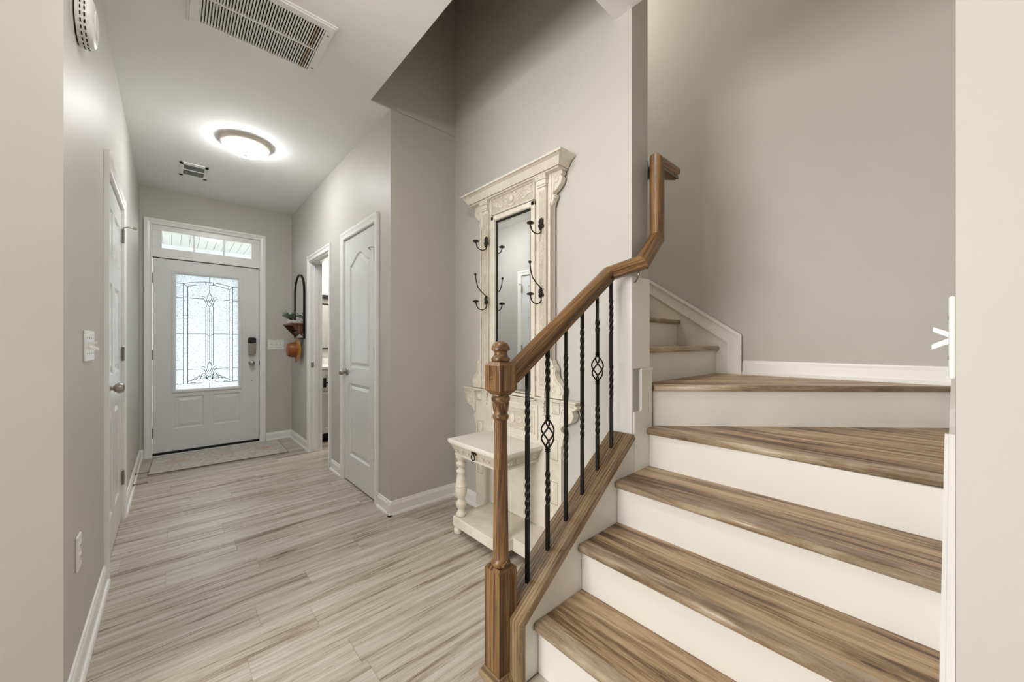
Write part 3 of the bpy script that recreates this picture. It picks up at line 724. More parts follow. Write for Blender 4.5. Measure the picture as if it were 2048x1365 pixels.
# ------------------------------------------------------------------ door mat
r = root('door_mat', (0.385, 4.885, 0), R(-1.5), 'faded grey and coral patterned runner mat in front of the front door', 'rug')
b = bm_new(); box(b, -0.535, 0.535, -0.325, 0.325, 0.0, 0.009); link('pile', b, 'rug', r, bevel=0.003)
b = bm_new(); box(b, -0.54, 0.54, -0.33, -0.322, 0.0, 0.007); box(b, -0.54, 0.54, 0.322, 0.33, 0.0, 0.007); box(b, -0.54, -0.532, -0.33, 0.33, 0, 0.007); box(b, 0.532, 0.54, -0.33, 0.33, 0, 0.007); link('binding', b, 'rugedge', r)

# ------------------------------------------------------------------ arched mirror, shelf, plant, hat on the right wall
r = root('wall_mirror', (RX, 4.815, 0), -pi / 2, 'narrow arched mirror with thin black frame on the right wall near the front door', 'mirror')
def archpts(hw, z0, zs, n=20): return [(-hw, z0), (hw, z0)] + [(hw * cos(pi * k / n), zs + hw * 1.0 * sin(pi * k / n)) for k in range(n + 1)]
b = bm_new(); prism(b, archpts(0.205, 1.215, 1.735), -0.012, -0.004, 'y'); link('mirror_glass', b, 'mirror', r)
b = bm_new(); pp = archpts(0.212, 1.21, 1.735); inn = archpts(0.201, 1.222, 1.735)
n = len(pp)
for y0 in (0,):
    A = [b.verts.new((p[0], -0.022, p[1])) for p in pp]; B = [b.verts.new((p[0], -0.022, p[1])) for p in inn]
    A2 = [b.verts.new((p[0], 0.0, p[1])) for p in pp]; B2 = [b.verts.new((p[0], -0.003, p[1])) for p in inn]
    for i in range(n):
        j = (i + 1) % n
        b.faces.new((A[i], A[j], B[j], B[i])); b.faces.new((A[i], A2[i], A2[j], A[j])); b.faces.new((B[i], B[j], B2[j], B2[i])); b.faces.new((A2[i], B2[i], B2[j], A2[j]))
link('frame', b, 'blackm', r)
r = root('wall_shelf', (RX - 0.0225, 4.815, 0), -pi / 2, 'small wooden bracket shelf with pegs in front of the arched mirror', 'shelf')
b = bm_new(); box(b, -0.20, 0.20, -0.115, 0.0, 1.365, 1.383); link('board', b, 'shelfwood', r, bevel=0.002)
for s in (-1, 1):
    b = bm_new(); prism(b, [(0.0, 1.364), (-0.11, 1.364), (0.0, 1.235)], s * 0.185 - 0.008, s * 0.185 + 0.008, 'x'); link('bracket', b, 'shelfwood', r)
b = bm_new(); box(b, -0.176, 0.176, -0.014, 0.0, 1.27, 1.364); link('back_rail', b, 'shelfwood', r)
for x in (-0.09, 0.09):
    b = bm_new(); tube(b, [(x, -0.012, 1.30), (x, -0.045, 1.302), (x, -0.052, 1.315)], 0.006, 8); link('peg', b, 'blackm', r)
r = root('potted_plant', (RX - 0.085, 4.87, 1.383), 0, 'little sage green plant in a low white pot on the bracket shelf', 'plant')
b = bm_new(); lathe(b, [(0.028, 0.0), (0.038, 0.004), (0.042, 0.040), (0.039, 0.043), (0.036, 0.036)], seg=20); link('pot', b, 'pot', r, smooth=True)
b = bm_new(); lv = bm_new(); rnd = random.Random(3)
for k in range(30):
    a = rnd.uniform(0, 2 * pi); ln = rnd.uniform(0.07, 0.14); el = rnd.uniform(0.35, 1.3)
    tip = Vector((cos(a) * ln * cos(el) * 0.9, sin(a) * ln * cos(el) * 1.5, 0.04 + ln * sin(el) * 0.75))
    p0 = Vector((0, 0, 0.036)); mid = (p0 + tip) / 2 + Vector((0, 0, 0.015))
    tube(b, [p0, mid, tip], 0.0012, 5)
    for q in range(9):
        s = 0.3 + 0.7 * q / 8; c = p0.lerp(mid, min(1, s * 2)) if s < 0.5 else mid.lerp(tip, s * 2 - 1)
        d = Vector((rnd.uniform(-1, 1), rnd.uniform(-1, 1), rnd.uniform(-.3, 1))).normalized() * 0.020; sd = d.cross(Vector((rnd.random(), rnd.random(), 1))).normalized() * 0.007
        lv.faces.new([lv.verts.new(c), lv.verts.new(c + d * .5 + sd), lv.verts.new(c + d), lv.verts.new(c + d * .5 - sd)])
link('stem', b, 'stem', r); link('foliage', lv, 'leaf', r)
r = root('potted_plant', (RX - 0.085, 4.73, 1.383), 0, 'bare dark forked twig in a small white dish on the bracket shelf', 'plant')
b = bm_new(); lathe(b, [(0.025, 0.0), (0.033, 0.003), (0.036, 0.030), (0.033, 0.031), (0.030, 0.02)], seg=20); link('pot', b, 'pot', r, smooth=True)
b = bm_new(); lv = bm_new()
for a, ln in ((0.5, 0.08), (-0.6, 0.09), (0.05, 0.10), (1.0, .06)):
    tip = Vector((0.01, sin(a) * ln, 0.03 + cos(a) * ln)); tube(b, [(0, 0, 0.018), (0, tip.y * 0.35, 0.05), tip], 0.0018, 5)
    for q in range(10):
        c = tip.lerp(Vector((0, 0, 0.03)), rnd.uniform(0, .5)); d = Vector((rnd.uniform(-1, 1), rnd.uniform(-1, 1), rnd.uniform(-.2, 1))).normalized() * 0.014; sd = d.cross(Vector((0, 0, 1))).normalized() * 0.004
        lv.faces.new([lv.verts.new(c), lv.verts.new(c + d * .5 + sd), lv.verts.new(c + d), lv.verts.new(c + d * .5 - sd)])
link('stem', b, 'stem', r); link('foliage', lv, 'leaf', r)
r = root('hat', (RX - 0.040, 4.76, 1.085), -pi / 2, 'brown leather brimmed hat hanging under the bracket shelf', 'hat')
b = bm_new(); lathe(b, [(0.086, -0.012), (0.084, -0.045), (0.078, -0.085), (0.066, -0.104), (0.045, -0.110), (0.020, -0.103), (0.002, -0.101)], axis='y', seg=32); link('crown', b, 'hat', r, smooth=True)
b = bm_new(); seg = 36; rings = []
for rr, yy in ((0.083, -0.016), (0.100, -0.010), (0.128, -0.006), (0.130, -0.002), (0.100, -0.005), (0.083, -0.010)):
    rings.append([b.verts.new((rr * cos(2*pi*k/seg) * 0.95, yy - 0.018 * abs(sin(2*pi*k/seg)) * 0 + 0.012 * cos(4*pi*k/seg) * (rr - 0.083) / 0.047 - 0.006, rr * sin(2*pi*k/seg) * 1.12)) for k in range(seg)])
for i in range(len(rings)):
    for k in range(seg): b.faces.new((rings[i][k], rings[i][(k+1) % seg], rings[(i+1) % 6][(k+1) % seg], rings[(i+1) % 6][k]))
link('brim', b, 'hatdark', r, smooth=True)

# ------------------------------------------------------------------ bathroom glimpse
r = root('bathroom_vanity', (1.72, 4.98, 0), 0, 'white bathroom vanity with black pulls seen through the narrow doorway', 'vanity')
b = bm_new(); box(b, -0.46, 0.46, -0.25, 0.27, 0.10, 0.855); link('cabinet', b, 'door', r)
b = bm_new(); box(b, -0.48, 0.48, -0.27, 0.275, 0.855, 0.885); link('countertop', b, 'plastic', r, bevel=0.003)
b = bm_new(); box(b, -0.48, 0.48, 0.255, 0.275, 0.885, 0.97); link('backsplash', b, 'plastic', r)
for x0, x1 in ((-0.45, -0.005), (0.005, 0.45)):
    b = bm_new(); panel_slab(b, x0, x1, 0.60, 0.84, 0.018, [dict(pts=rect(x0 + .05, x1 - .05, 0.65, 0.79), steps=[(0.004, 0.006)])]); dr = link('drawer', b, 'door', r, (0, -0.27, 0))
    b = bm_new(); xm = (x0 + x1) / 2; tube(b, [(xm - 0.18, -0.03, 0.70), (xm + 0.15, -0.03, 0.70)], 0.007, 8); box(b, xm - 0.19, xm - 0.165, -0.03, 0.0, 0.645, 0.755); box(b, xm + 0.10, xm + 0.115, -0.03, 0.0, 0.69, 0.71); link('handle', b, 'blackm', dr)
    b = bm_new(); panel_slab(b, x0, x1, 0.115, 0.59, 0.018, [dict(pts=rect(x0 + .05, x1 - .05, 0.165, 0.54), steps=[(0.004, 0.006)])]); link('cabinet_door', b, 'door', r, (0, -0.27, 0))
for x in (-0.44, 0.44):
    for y in (-0.22, 0.24): b = bm_new(); box(b, x - 0.02, x + 0.02, y - 0.02, y + 0.02, 0, 0.10); link('leg', b, 'door', r)
b = bm_new(); box(b, -0.40, 0.40, -0.20, -0.18, 0.0, 0.099); link('toe_kick', b, 'blackm', r)
r = root('bathroom_mirror', (1.65, WY, 0), 0, 'black framed mirror above the bathroom vanity', 'mirror')
b = bm_new(); box(b, -0.32, 0.32, -0.012, -0.004, 1.10, 1.66); link('mirror_glass', b, 'mirror', r)
b = bm_new()
for x0, x1, z0, z1 in ((-0.33, 0.33, 1.085, 1.10), (-0.33, 0.33, 1.66, 1.675), (-0.33, -0.32, 1.10, 1.66), (0.32, 0.33, 1.10, 1.66)): box(b, x0, x1, -0.02, 0, z0, z1)
link('frame', b, 'blackm', r)
r = root('vanity_light', (1.52, WY, 1.95), 0, 'lit frosted vanity light above the bathroom mirror', 'wall light')
b = bm_new(); box(b, -0.26, 0.30, -0.03, 0, -0.21, -0.16); link('back_plate', b, 'blackm', r)
for x in (-0.18, 0.0, 0.18):
    b = bm_new(); lathe(b, [(0.05, -0.14), (0.06, -0.13), (0.07, 0.08), (0.068, 0.08), (0.05, -0.12)], x, -0.09, 20); sh = link('shade', b, 'vanityglow', r, smooth=True)
    b = bm_new(); tube(b, [(x, -0.02, -0.18), (x, -0.09, -0.185), (x, -0.09, -0.14)], 0.008, 8); link('arm', b, 'blackm', sh)

# ------------------------------------------------------------------ staircase
Z = [0, 0.184, 0.367, 0.554, 0.743, 0.95, 1.14, 1.335, 1.53, 1.725, 1.92]
NX = [0, 0.930, 1.180, 1.437, 1.718]                # nosing fronts of the straight flight
RXs = [0, 0.955, 1.205, 1.462, 1.745]               # risers
def sideY(x): return -0.0285 - 0.0355 * (x - 0.80) + 0.014
st = root('staircase', (0, 0, 0), 0, 'white staircase with brown plank treads that winds up to the left', 'staircase')
TT = 0.030
def nose_profile(t=TT, dpt=0.045):
    # (forward a, up b): rounded front
    pts = [(-dpt, 0.0), (-0.004, 0.0), (0.002, -0.002), (0.006, -0.008), (0.007, -0.016), (0.005, -0.025), (0.0, -t), (-dpt, -t)]
    return pts
def tread(poly, z, nl, nr, gd):
    """poly (xy) body of the tread, nosing strip from nl to nr (front line)"""
    b = bm_new(); prism(b, poly, z - TT, z, 'z', gdir=gd); o = link('tread', b, 'tread', st)
    nl, nr = Vector((*nl, z)), Vector((*nr, z)); d = (nr - nl).normalized(); fwd = Vector((d.y, -d.x, 0))
    b = bm_new(); uvl = b.loops.layers.uv.active
    pf = nose_profile(); A = [b.verts.new(nl + fwd * (a - 0.007) + Vector((0, 0, c + 0.0008))) for a, c in pf]; B = [b.verts.new(nr + fwd * (a - 0.007) + Vector((0, 0, c + 0.0008))) for a, c in pf]
    n = len(pf); ln = (nr - nl).length; per = 0
    for i in range(n):
        j = (i + 1) % n; e = hypot(pf[j][0] - pf[i][0], pf[j][1] - pf[i][1]); f = b.faces.new((A[i], A[j], B[j], B[i]))
        for l, uv in zip(f.loops, ((0, per), (0, per + e), (ln, per + e), (ln, per))): l[uvl].uv = uv
        per += e; f.smooth = i in (1, 2, 3, 4, 5)
    b.faces.new(A[::-1]); b.faces.new(B)
    link('nosing', b, 'nosing', o)
KY = 0.9155
for i in (1, 2, 3):
    x0, x1 = NX[i], RXs[i+1]
    tread([(x0 + 0.03, sideY(x0)), (x1 + 0.01, sideY(x1)), (x1 + 0.01, KY - 0.001), (x0 + 0.03, KY - 0.001)], Z[i], (x0, KY - 0.001), (x0, sideY(x0)), (0, 1, 0))
R5a, R5b = (1.800, 0.925), (2.835, -0.090)
dv = Vector((R5b[0] - R5a[0], R5b[1] - R5a[1], 0)).normalized(); fw = Vector((dv.y, -dv.x, 0))
tread([(NX[4] + 0.03, KY), (1.800, 0.927), (2.845, -0.088), (1.80, sideY(1.8))], Z[4], (1.718, 0.9155), (1.755, sideY(1.755)), (0.03, -1, 0))
N5a = (R5a[0] + fw.x * 0.026, R5a[1] + fw.y * 0.026); N5b = (R5b[0] + fw.x * 0.026 - dv.x * 0.026, R5b[1] + fw.y * 0.026 - dv.y * 0.026)
tread([(N5a[0] - fw.x * .03, N5a[1] - fw.y * .03), (1.758, 0.945), (1.758, 1.00), (2.835, 1.00), (2.845, -0.088)], Z[5], (N5a[0], N5a[1]), (N5b[0], N5b[1]), tuple(dv))
YR = [0.99 + 0.27 * k for k in range(6)]
for k in range(4):
    y0, y1 = YR[k] - 0.025, YR[k+1]
    tread([(1.758, y0 + 0.03), (1.758, y1 + 0.01), (2.832, y1 + 0.01), (2.832, y0 + 0.03)], Z[6+k], (1.758, y0), (2.832, y0), (1, 0, 0))
def riser(pts2, z0, z1, th):
    b = bm_new(); prism(b, pts2, z0, z1, 'z'); link('riser', b, 'riser', st)
for i in (1, 2, 3, 4):
    x = RXs[i]; ya = KY if i < 4 else KY
    riser([(x, sideY(x)), (x + 0.018, sideY(x)), (x + 0.018, ya), (x, ya)], Z[i-1], Z[i] - TT, 0.018)
bk = -fw * 0.018
riser([R5a, R5b, (R5b[0] + bk.x, R5b[1] + bk.y), (R5a[0] + bk.x, R5a[1] + bk.y)], Z[4], Z[5] - TT, 0.018)
for k in range(5): riser([(1.758, YR[k]), (2.832, YR[k]), (2.832, YR[k] + 0.018), (1.758, YR[k] + 0.018)], Z[5+k], Z[6+k] - TT, 0.018)
# skirt on the back wall with its moulded top edge
b = bm_new(); sl = 0.692
prism(b, [(0.914, 0.95), (0.914, 1.165), (2.7, 1.165 + (2.7 - 0.914) * sl), (2.7, 0.95)], 2.834, BX - 0.001, 'x'); link('skirt_board', b, 'riser', st)
b = bm_new(); PB = [(0.828, 0.95), (0.828, 1.215), (2.7, 1.215 + (2.7 - 0.828) * sl), (2.7, 1.165 + (2.7 - 0.914) * sl), (0.914, 1.165), (0.914, 0.95)]
prism(b, PB, 2.826, 2.8335, 'x')
link('skirt_moulding', b, 'trim', st)
b = bm_new(); prism(b, [(0.826, 1.04), (0.826, 1.217), (2.7, 1.217 + (2.7 - 0.828) * sl), (2.7, 1.197 + (2.7 - 0.828) * sl), (0.843, 1.204), (0.843, 1.04)], 2.818, 2.8255, 'x')
link('skirt_moulding', b, 'trim', st)
# side skirt along the right wall
b = bm_new(); nz = lambda x: Z[1] + (x - NX[1]) * 0.725
def side_prism(pts, o0, o1):
    A = [b.verts.new((x, sideY(x) - 0.014 + o0, z)) for x, z in pts]; B = [b.verts.new((x, sideY(x) - 0.014 + o1, z)) for x, z in pts]; n = len(pts)
    b.faces.new(A); b.faces.new(B[::-1])
    for i in range(n): b.faces.new((A[i], B[i], B[(i+1) % n], A[(i+1) % n]))
side_prism([(0.86, 0), (0.86, 0.30), (1.68, 0.30 + 0.82 * 0.725), (1.80, 0.90), (1.95, 0.94), (2.85, 1.05), (2.85, 0.0)], 0.0006, 0.013)
side_prism([(0.86, 0.28), (0.86, 0.30), (1.68, 0.30 + 0.82 * 0.725), (1.68, 0.28 + 0.82 * 0.725)], 0.0132, 0.021)
link('skirt_board', b, 'trim', st)
# skirt pieces wrapping the end of the partition, and thin skirt on the knee wall
b = bm_new(); prism(b, [(1.606, 0.50), (1.775, 0.50), (1.775, 1.035), (1.668, 1.035), (1.668, 0.835), (1.606, 0.835)], PY - 0.014, PY - 0.0005, 'y')
link('skirt_board', b, 'trim', st)
b = bm_new(); prism(b, [(1.662, 0.842), (1.674, 0.842), (1.674, 1.028), (1.775, 1.028), (1.775, 1.040), (1.662, 1.040)], PY - 0.020, PY - 0.0145, 'y')
link('skirt_moulding', b, 'trim', st)
b = bm_new(); box(b, PX1 + 0.001, PX1 + 0.015, PY, 1.0, 0.62, 1.035); link('skirt_board', b, 'trim', st)
# baseboard on the back wall above the winder
b = bm_new(); bboard(b, (BX, 0.828), (BX, -0.09), (-1, 0), z=0.95); struct('baseboard_stair_back', b, 'trim')

# ------------------------------------------------------------------ white column wrap at the knee wall end
b = bm_new(); prism(b, [(PX0 - 0.012, PY - 0.009), (PX1 + 0.003, PY - 0.009), (PX1 + 0.003, PY - 0.0005), (PX0 - 0.0005, PY - 0.0005), (PX0 - 0.0005, 1.035), (PX0 - 0.012, 1.035)], 1.04, 1.475, 'z')
box(b, PX0 - 0.012, PX0 - 0.0005, PY - 0.009, 1.035, capz(PX0) - 0.02, 1.04)
struct('trim_5', b, 'trim')

# ------------------------------------------------------------------ stair railing
rl = root('stair_railing', (0.85, 0.996, 0), 0, 'oak stair railing with turned newel post and black twisted iron balusters', 'stair railing')
ox, oy = 0.85, 0.996
NC = 0.040
def sqsec(h, c=0.0): # half size with chamfered corners
    return [(-h, -h), (h, -h), (h, h), (-h, h)]
b = bm_new(); uvl = b.loops.layers.uv.active
def sq_stack(b, lev):
    rings = []
    for h, z in lev: rings.append([b.verts.new((sx * h, sy * h, z)) for sx, sy in ((-1, -1), (1, -1), (1, 1), (-1, 1))])
    for k in range(len(rings) - 1):
        for i in range(4):
            j = (i + 1) % 4; f = b.faces.new((rings[k][i], rings[k][j], rings[k+1][j], rings[k+1][i]))
            hh = lev[k][0]
            for l, uv in zip(f.loops, ((lev[k][1], i * .09), (lev[k][1], i * .09 + 2*hh), (lev[k+1][1], i * .09 + 2*hh), (lev[k+1][1], i * .09))): l[uvl].uv = uv
            if lev[k+1][1] - lev[k][1] < 0.02:
                for l in f.loops: l[uvl].uv = (l.vert.co.x, l.vert.co.y)
    b.faces.new(rings[0][::-1]); b.faces.new(rings[-1])
def sqz(b, lev):
    global uvl
    uvl = b.loops.layers.uv.active; sq_stack(b, lev)
sqz(b, [(NC, 0.034), (NC, 0.380), (0.031, 0.390)])
nw = link('newel_post', b, 'oak', rl, bevel=0.0015)
b = bm_new(); sqz(b, [(0.023, 0.980), (NC, 0.998), (NC, 1.083), (0.031, 1.096)]); link('upper_block', b, 'oak', nw, bevel=0.0015)
b = bm_new(); lathe(b, [(0.030, 0.388), (0.0335, 0.392), (0.0345, 0.400), (0.031, 0.408), (0.0270, 0.418), (0.0275, 0.45), (0.0262, 0.55), (0.0245, 0.70), (0.0232, 0.82), (0.0230, 0.892), (0.0262, 0.896), (0.0285, 0.902), (0.0285, 0.908), (0.0250, 0.913), (0.0235, 0.918), (0.0255, 0.935), (0.0285, 0.952), (0.0300, 0.957), (0.0325, 0.961), (0.0335, 0.968), (0.0320, 0.974), (0.0270, 0.978), (0.025, 0.988)], seg=36)
link('turned_shaft', b, 'oak', nw, smooth=True)
b = bm_new()   # carved leaf tips on the neck
for k in range(8):
    a = 2 * pi * k / 8
    tube(b, [(r_ * cos(a + da), r_ * sin(a + da), z) for r_, da, z in ((0.0298, -0.26, 0.953), (0.0272, -0.10, 0.936), (0.0248, 0.0, 0.922), (0.0272, 0.10, 0.936), (0.0298, 0.26, 0.953))], 0.0008, 5)
link('carved_neck', b, 'oak', nw)
b = bm_new(); lathe(b, [(0.026, 1.094), (0.0315, 1.098), (0.0335, 1.104), (0.0320, 1.110), (0.0275, 1.113), (0.0245, 1.118), (0.0225, 1.125), (0.0245, 1.132), (0.0325, 1.137), (0.0330, 1.140), (0.0310, 1.148), (0.0265, 1.157), (0.0180, 1.164), (0.0080, 1.168), (0.0005, 1.169)], seg=36)
link('finial', b, 'oak', nw, smooth=True)
b = bm_new(); ball(b, (-NC, 0.004, 1.040), 0.006, 0.4, 1, 1); link('screw_plug', b, 'oak', nw)
b = bm_new(); sqz(b, [(0.056, 0.0), (0.056, 0.016), (0.047, 0.026), (0.045, 0.034)]); bm_uvswap(b); link('base_moulding', b, 'oakcap', nw, bevel=0.002)
# cap board on the knee wall + its vertical end
b = bm_new()
sweep(b, [(-0.0675, -0.013), (0.0675, -0.013), (0.0675, 0.009), (0.063, 0.013), (-0.063, 0.013), (-0.0675, 0.009)],
      [(0.870 - ox, 0.9725 - oy, 0.002), (0.870 - ox, 0.9725 - oy, capz(0.870) - 0.016), (PX0 - ox - 0.013, 0.9725 - oy, capz(PX0 - .013) - 0.016)],
      [(-1, 0, 0), (0, 0, 1)])
cap = link('cap_board', b, 'oakcap', rl, bevel=0.0015)
# handrail
HP = []
wq, ht = 0.029, 0.0325
HP = [(-0.021, -ht), (0.021, -ht), (0.023, -0.022), (0.020, -0.014), (0.022, -0.008), (wq, -0.002), (0.030, 0.008), (0.028, 0.020), (0.020, 0.029), (0.008, ht), (-0.008, ht), (-0.020, 0.029), (-0.028, 0.020), (-0.030, 0.008), (-wq, -0.002), (-0.022, -0.008), (-0.020, -0.014), (-0.023, -0.022)]
def railz(x): return 1.06 + CAPS * (x - 0.96) + 0.040
PT = [(0.885, 0.985, railz(0.885)), (1.500, 0.985, railz(1.500) - 0.004), (1.578, 0.862, 1.528), (1.728, 0.866, 1.672), (1.728, 0.866, 2.030), (1.880, 0.866, 2.030), (1.880, 2.4, 2.55)]
PT = [(x - ox, y - oy, z) for x, y, z in PT]
b = bm_new(); sweep(b, HP, PT, [(0, 0, 1), (0, 0, 1), (0, 0, 1), (-1, 0, 0.0), (0, 0, 1), (0, 0, 1)])
hr = link('handrail', b, 'oak', rl, smooth=True)
b = bm_new(); box(b, 1.757 - ox, 1.775 - ox, 0.935 - oy, 1.02 - oy, 1.985, 2.075); link('rail_shade_block', b, 'railshade', hr)  # dark block for the rail's shaded underside; shade put into its colour
b = bm_new(); tube(b, [(1.585 - ox, 0.880 - oy, 1.495), (1.592 - ox, 0.890 - oy, 1.466), (1.615 - ox, 0.915 - oy, 1.45), (1.62 - ox, PY - oy, 1.45)], 0.0045, 8)
tube(b, [(1.70 - ox, 0.875 - oy, 1.61), (1.705 - ox, 0.895 - oy, 1.592), (1.71 - ox, PY - oy, 1.59)], 0.0045, 8); link('wall_bracket', b, 'nickel', hr)
# balusters
HB = 0.0065
def baluster(x, basket, twists, collars=None):
    z0 = capz(x) - 0.020; z1 = railz(x) - 0.030; b = bm_new()
    def seg(za, zb):
        n = max(2, int((zb - za) / 0.004)); rings = []
        for k in range(n + 1):
            z = za + (zb - za) * k / n; ang = R(8)
            for t0, t1 in twists:
                if z > t0: ang += (min(z, t1) - t0) / 0.125 * 2 * pi
            tw = any(t0 < z < t1 for t0, t1 in twists); h = HB * (1.08 if tw else 1.0) * 1.414
            rings.append([b.verts.new((h * cos(ang + pi/4 + i * pi/2), h * sin(ang + pi/4 + i * pi/2), z)) for i in range(4)])
        for k in range(n):
            for i in range(4):
                j = (i + 1) % 4; b.faces.new((rings[k][i], rings[k][j], rings[k+1][j], rings[k+1][i]))
        b.faces.new(rings[0][::-1]); b.faces.new(rings[-1])
    if basket:
        c, hb = basket; seg(z0, c - hb); seg(c + hb, z1)
    else: seg(z0, z1)
    o = link('baluster', b, 'iron', rl, (x - ox, 0.975 - oy, 0))
    if basket:
        b = bm_new()
        for i in range(4):
            tube(b, [((0.006 + 0.021 * sin(pi * k / 20) ** 0.9) * cos(i * pi/2 + pi * k / 20), (0.006 + 0.021 * sin(pi * k / 20) ** 0.9) * sin(i * pi/2 + pi * k / 20), c - hb - 0.002 + (2 * hb + 0.004) * k / 20) for k in range(21)], 0.0034, 6)
        for s in (-1, 1):
            zz = c + s * hb
            for q in (0, 0.008, 0.016): lathe(b, [(0.0075, zz + s * (q - .003)), (0.0118, zz + s * q), (0.0075, zz + s * (q + .003))][::s], 0, 0, 12)
        link('basket', b, 'iron', o, smooth=False)
def zpix(y, x): # height on the baluster plane for a measured row
    d = 0.6717 * x + 0.7408 * 0.975; return 1.16 + (687 - y) / 749 * d
BX_ = [0.960, 1.069, 1.178, 1.286, 1.395, 1.504]
spec = [(None, [(803, 875), (955, 1040)]), ((868, 0.052), [(711, 783), (940, 1013)]), (None, [(710, 780), (850, 924)]),
        (None, [(655, 742), (811, 880)]), ((737, 0.052), [(640, 664), (809, 873)]), (None, [(600, 668), (732, 798)])]
for x, (bk_, tws) in zip(BX_, spec):
    tw = sorted([(zpix(b1, x), zpix(a1, x)) for a1, b1 in tws])
    baluster(x, (zpix(bk_[0], x), bk_[1]) if bk_ else None, tw)

# ------------------------------------------------------------------ hall tree
ht_ = root('hall_tree', (PX0 - 0.002, 1.713, 0), -pi / 2, 'antique cream carved hall tree with mirror, coat hooks and a small drawer seat', 'hall tree')
def hp(name, b, mat='cream', parent=None, **kw): return link(name, b, mat, parent or ht_, **kw)
def mirrorx(fn):
    for s in (1, -1): fn(s)
def S2(s, pts): return [(s * x, z) for x, z in pts]
# lower back
b = bm_new(); box(b, -0.385, 0.385, -0.040, -0.008, 0.045, 0.84)
for s in (1, -1):
    prism(b, S2(s, [(0.385, 0.60), (0.385, 0.68), (0.405, 0.672), (0.412, 0.655), (0.400, 0.64), (0.395, 0.60)]), -0.042, -0.008, 'y')
box(b, 0.20, 0.385, -0.245, -0.04, 0.04, 0.11)
lowb = hp('back_panel', b, bevel=0.002)
# upper back (frame around mirror)
b = bm_new()
box(b, -0.318, -0.165, -0.045, -0.008, 0.855, 2.105); box(b, 0.165, 0.318, -0.045, -0.008, 0.855, 2.105)
box(b, -0.165, 0.165, -0.045, -0.008, 1.955, 2.105)
hp('upper_frame', b, bevel=0.002)
# mirror
b = bm_new()
# bevelled edge plate
def ringrect(hw, z0, z1, y): return [b.verts.new(p) for p in ((-hw, y, z0), (hw, y, z0), (hw, y, z1), (-hw, y, z1))]
o_ = ringrect(0.164, 0.862, 1.952, -0.036); i_ = ringrect(0.144, 0.882, 1.932, -0.0395)
for k in range(4): b.faces.new((o_[k], o_[(k+1) % 4], i_[(k+1) % 4], i_[k]))
b.faces.new(i_)
bk4 = ringrect(0.164, 0.862, 1.952, -0.030); b.faces.new(bk4)
for k in range(4): b.faces.new((o_[k], bk4[k], bk4[(k+1) % 4], o_[(k+1) % 4]))
hp('mirror_glass', b, 'mirror')
b = bm_new(); box(b, -0.165, 0.165, -0.029, -0.010, 0.858, 1.955); hp('mirror_backing', b)
b = bm_new()
for x0, x1, z0, z1 in ((-0.169, -0.163, 0.857, 1.957), (0.163, 0.169, 0.857, 1.957), (-0.169, 0.169, 1.950, 1.957)): box(b, x0, x1, -0.0445, -0.034, z0, z1)
hp('dark_mirror_rebate', b, 'blackm')
b = bm_new()
for x0, x1, z0, z1 in ((-0.200, -0.169, 0.835, 1.988), (0.169, 0.200, 0.835, 1.988), (-0.200, 0.200, 1.957, 1.988), (-0.200, 0.200, 0.826, 0.857)): box(b, x0, x1, -0.058, -0.044, z0, z1)
mf = hp('mirror_frame', b, bevel=0.005)
b = bm_new()
for (x0, z0), (x1, z1) in (((-0.2015, 0.86), (-0.2015, 1.989)), ((0.2015, 0.86), (0.2015, 1.989)), ((-0.2015, 1.9895), (0.2015, 1.9895)), ((-0.2015, 2.107), (0.2015, 2.107))): tube(b, [(x0, -0.0455, z0), (x1, -0.0455, z1)], 0.0015, 4)
link('groove', b, 'crease', mf)
# carved top panel with scrolls
b = bm_new(); box(b, -0.192, 0.192, -0.052, -0.044, 2.000, 2.103); cp = hp('carved_frieze', b, 'carve')
def spiral(cx, cz, r0, r1, turns, a0, s=1, n=26): return [(cx + s * (r0 + (r1 - r0) * k / n) * cos(a0 + 2 * pi * turns * k / n), cz + (r0 + (r1 - r0) * k / n) * sin(a0 + 2 * pi * turns * k / n)) for k in range(n + 1)]
def relief(b, pts, y, r=0.004):
    tube(b, [(x, y, z) for x, z in pts], [r * (0.45 + 0.55 * sin(pi * min(1, (k + 1) / len(pts)))) for k in range(len(pts))], 6)
b = bm_new()
for s in (1, -1):
    for q, (cx, cz, r_) in enumerate(((0.055, 2.058, 0.022), (0.105, 2.048, 0.020), (0.150, 2.056, 0.018))):
        relief(b, spiral(s * cx, cz, r_, 0.004, 1.4, q * 2.3, s), -0.053, 0.0045)
        relief(b, [(s * (cx - 0.02), cz - 0.02), (s * cx, cz - 0.030 + 0.01 * q), (s * (cx + 0.03), cz - 0.012)], -0.053, 0.005)
    for k in range(5): ball(b, (s * (0.03 + 0.034 * k), -0.054, 2.085 - 0.012 * (k % 2)), 0.006, 1.4, 0.6, 0.8)
ball(b, (0, -0.056, 2.055), 0.017, 1, 0.5, 1.3); relief(b, [(-0.03, 2.02), (0, 2.012), (0.03, 2.02)], -0.054, 0.005)
link('carving', b, 'cream', cp)
b = bm_new()
for x0, x1, z0, z1 in ((-0.200, 0.200, 2.098, 2.106), (-0.200, 0.200, 1.993, 2.000), (-0.200, -0.192, 2.0, 2.1), (0.192, 0.200, 2.0, 2.1)): box(b, x0, x1, -0.060, -0.044, z0, z1)
link('frieze_moulding', b, 'cream', cp, bevel=0.003)
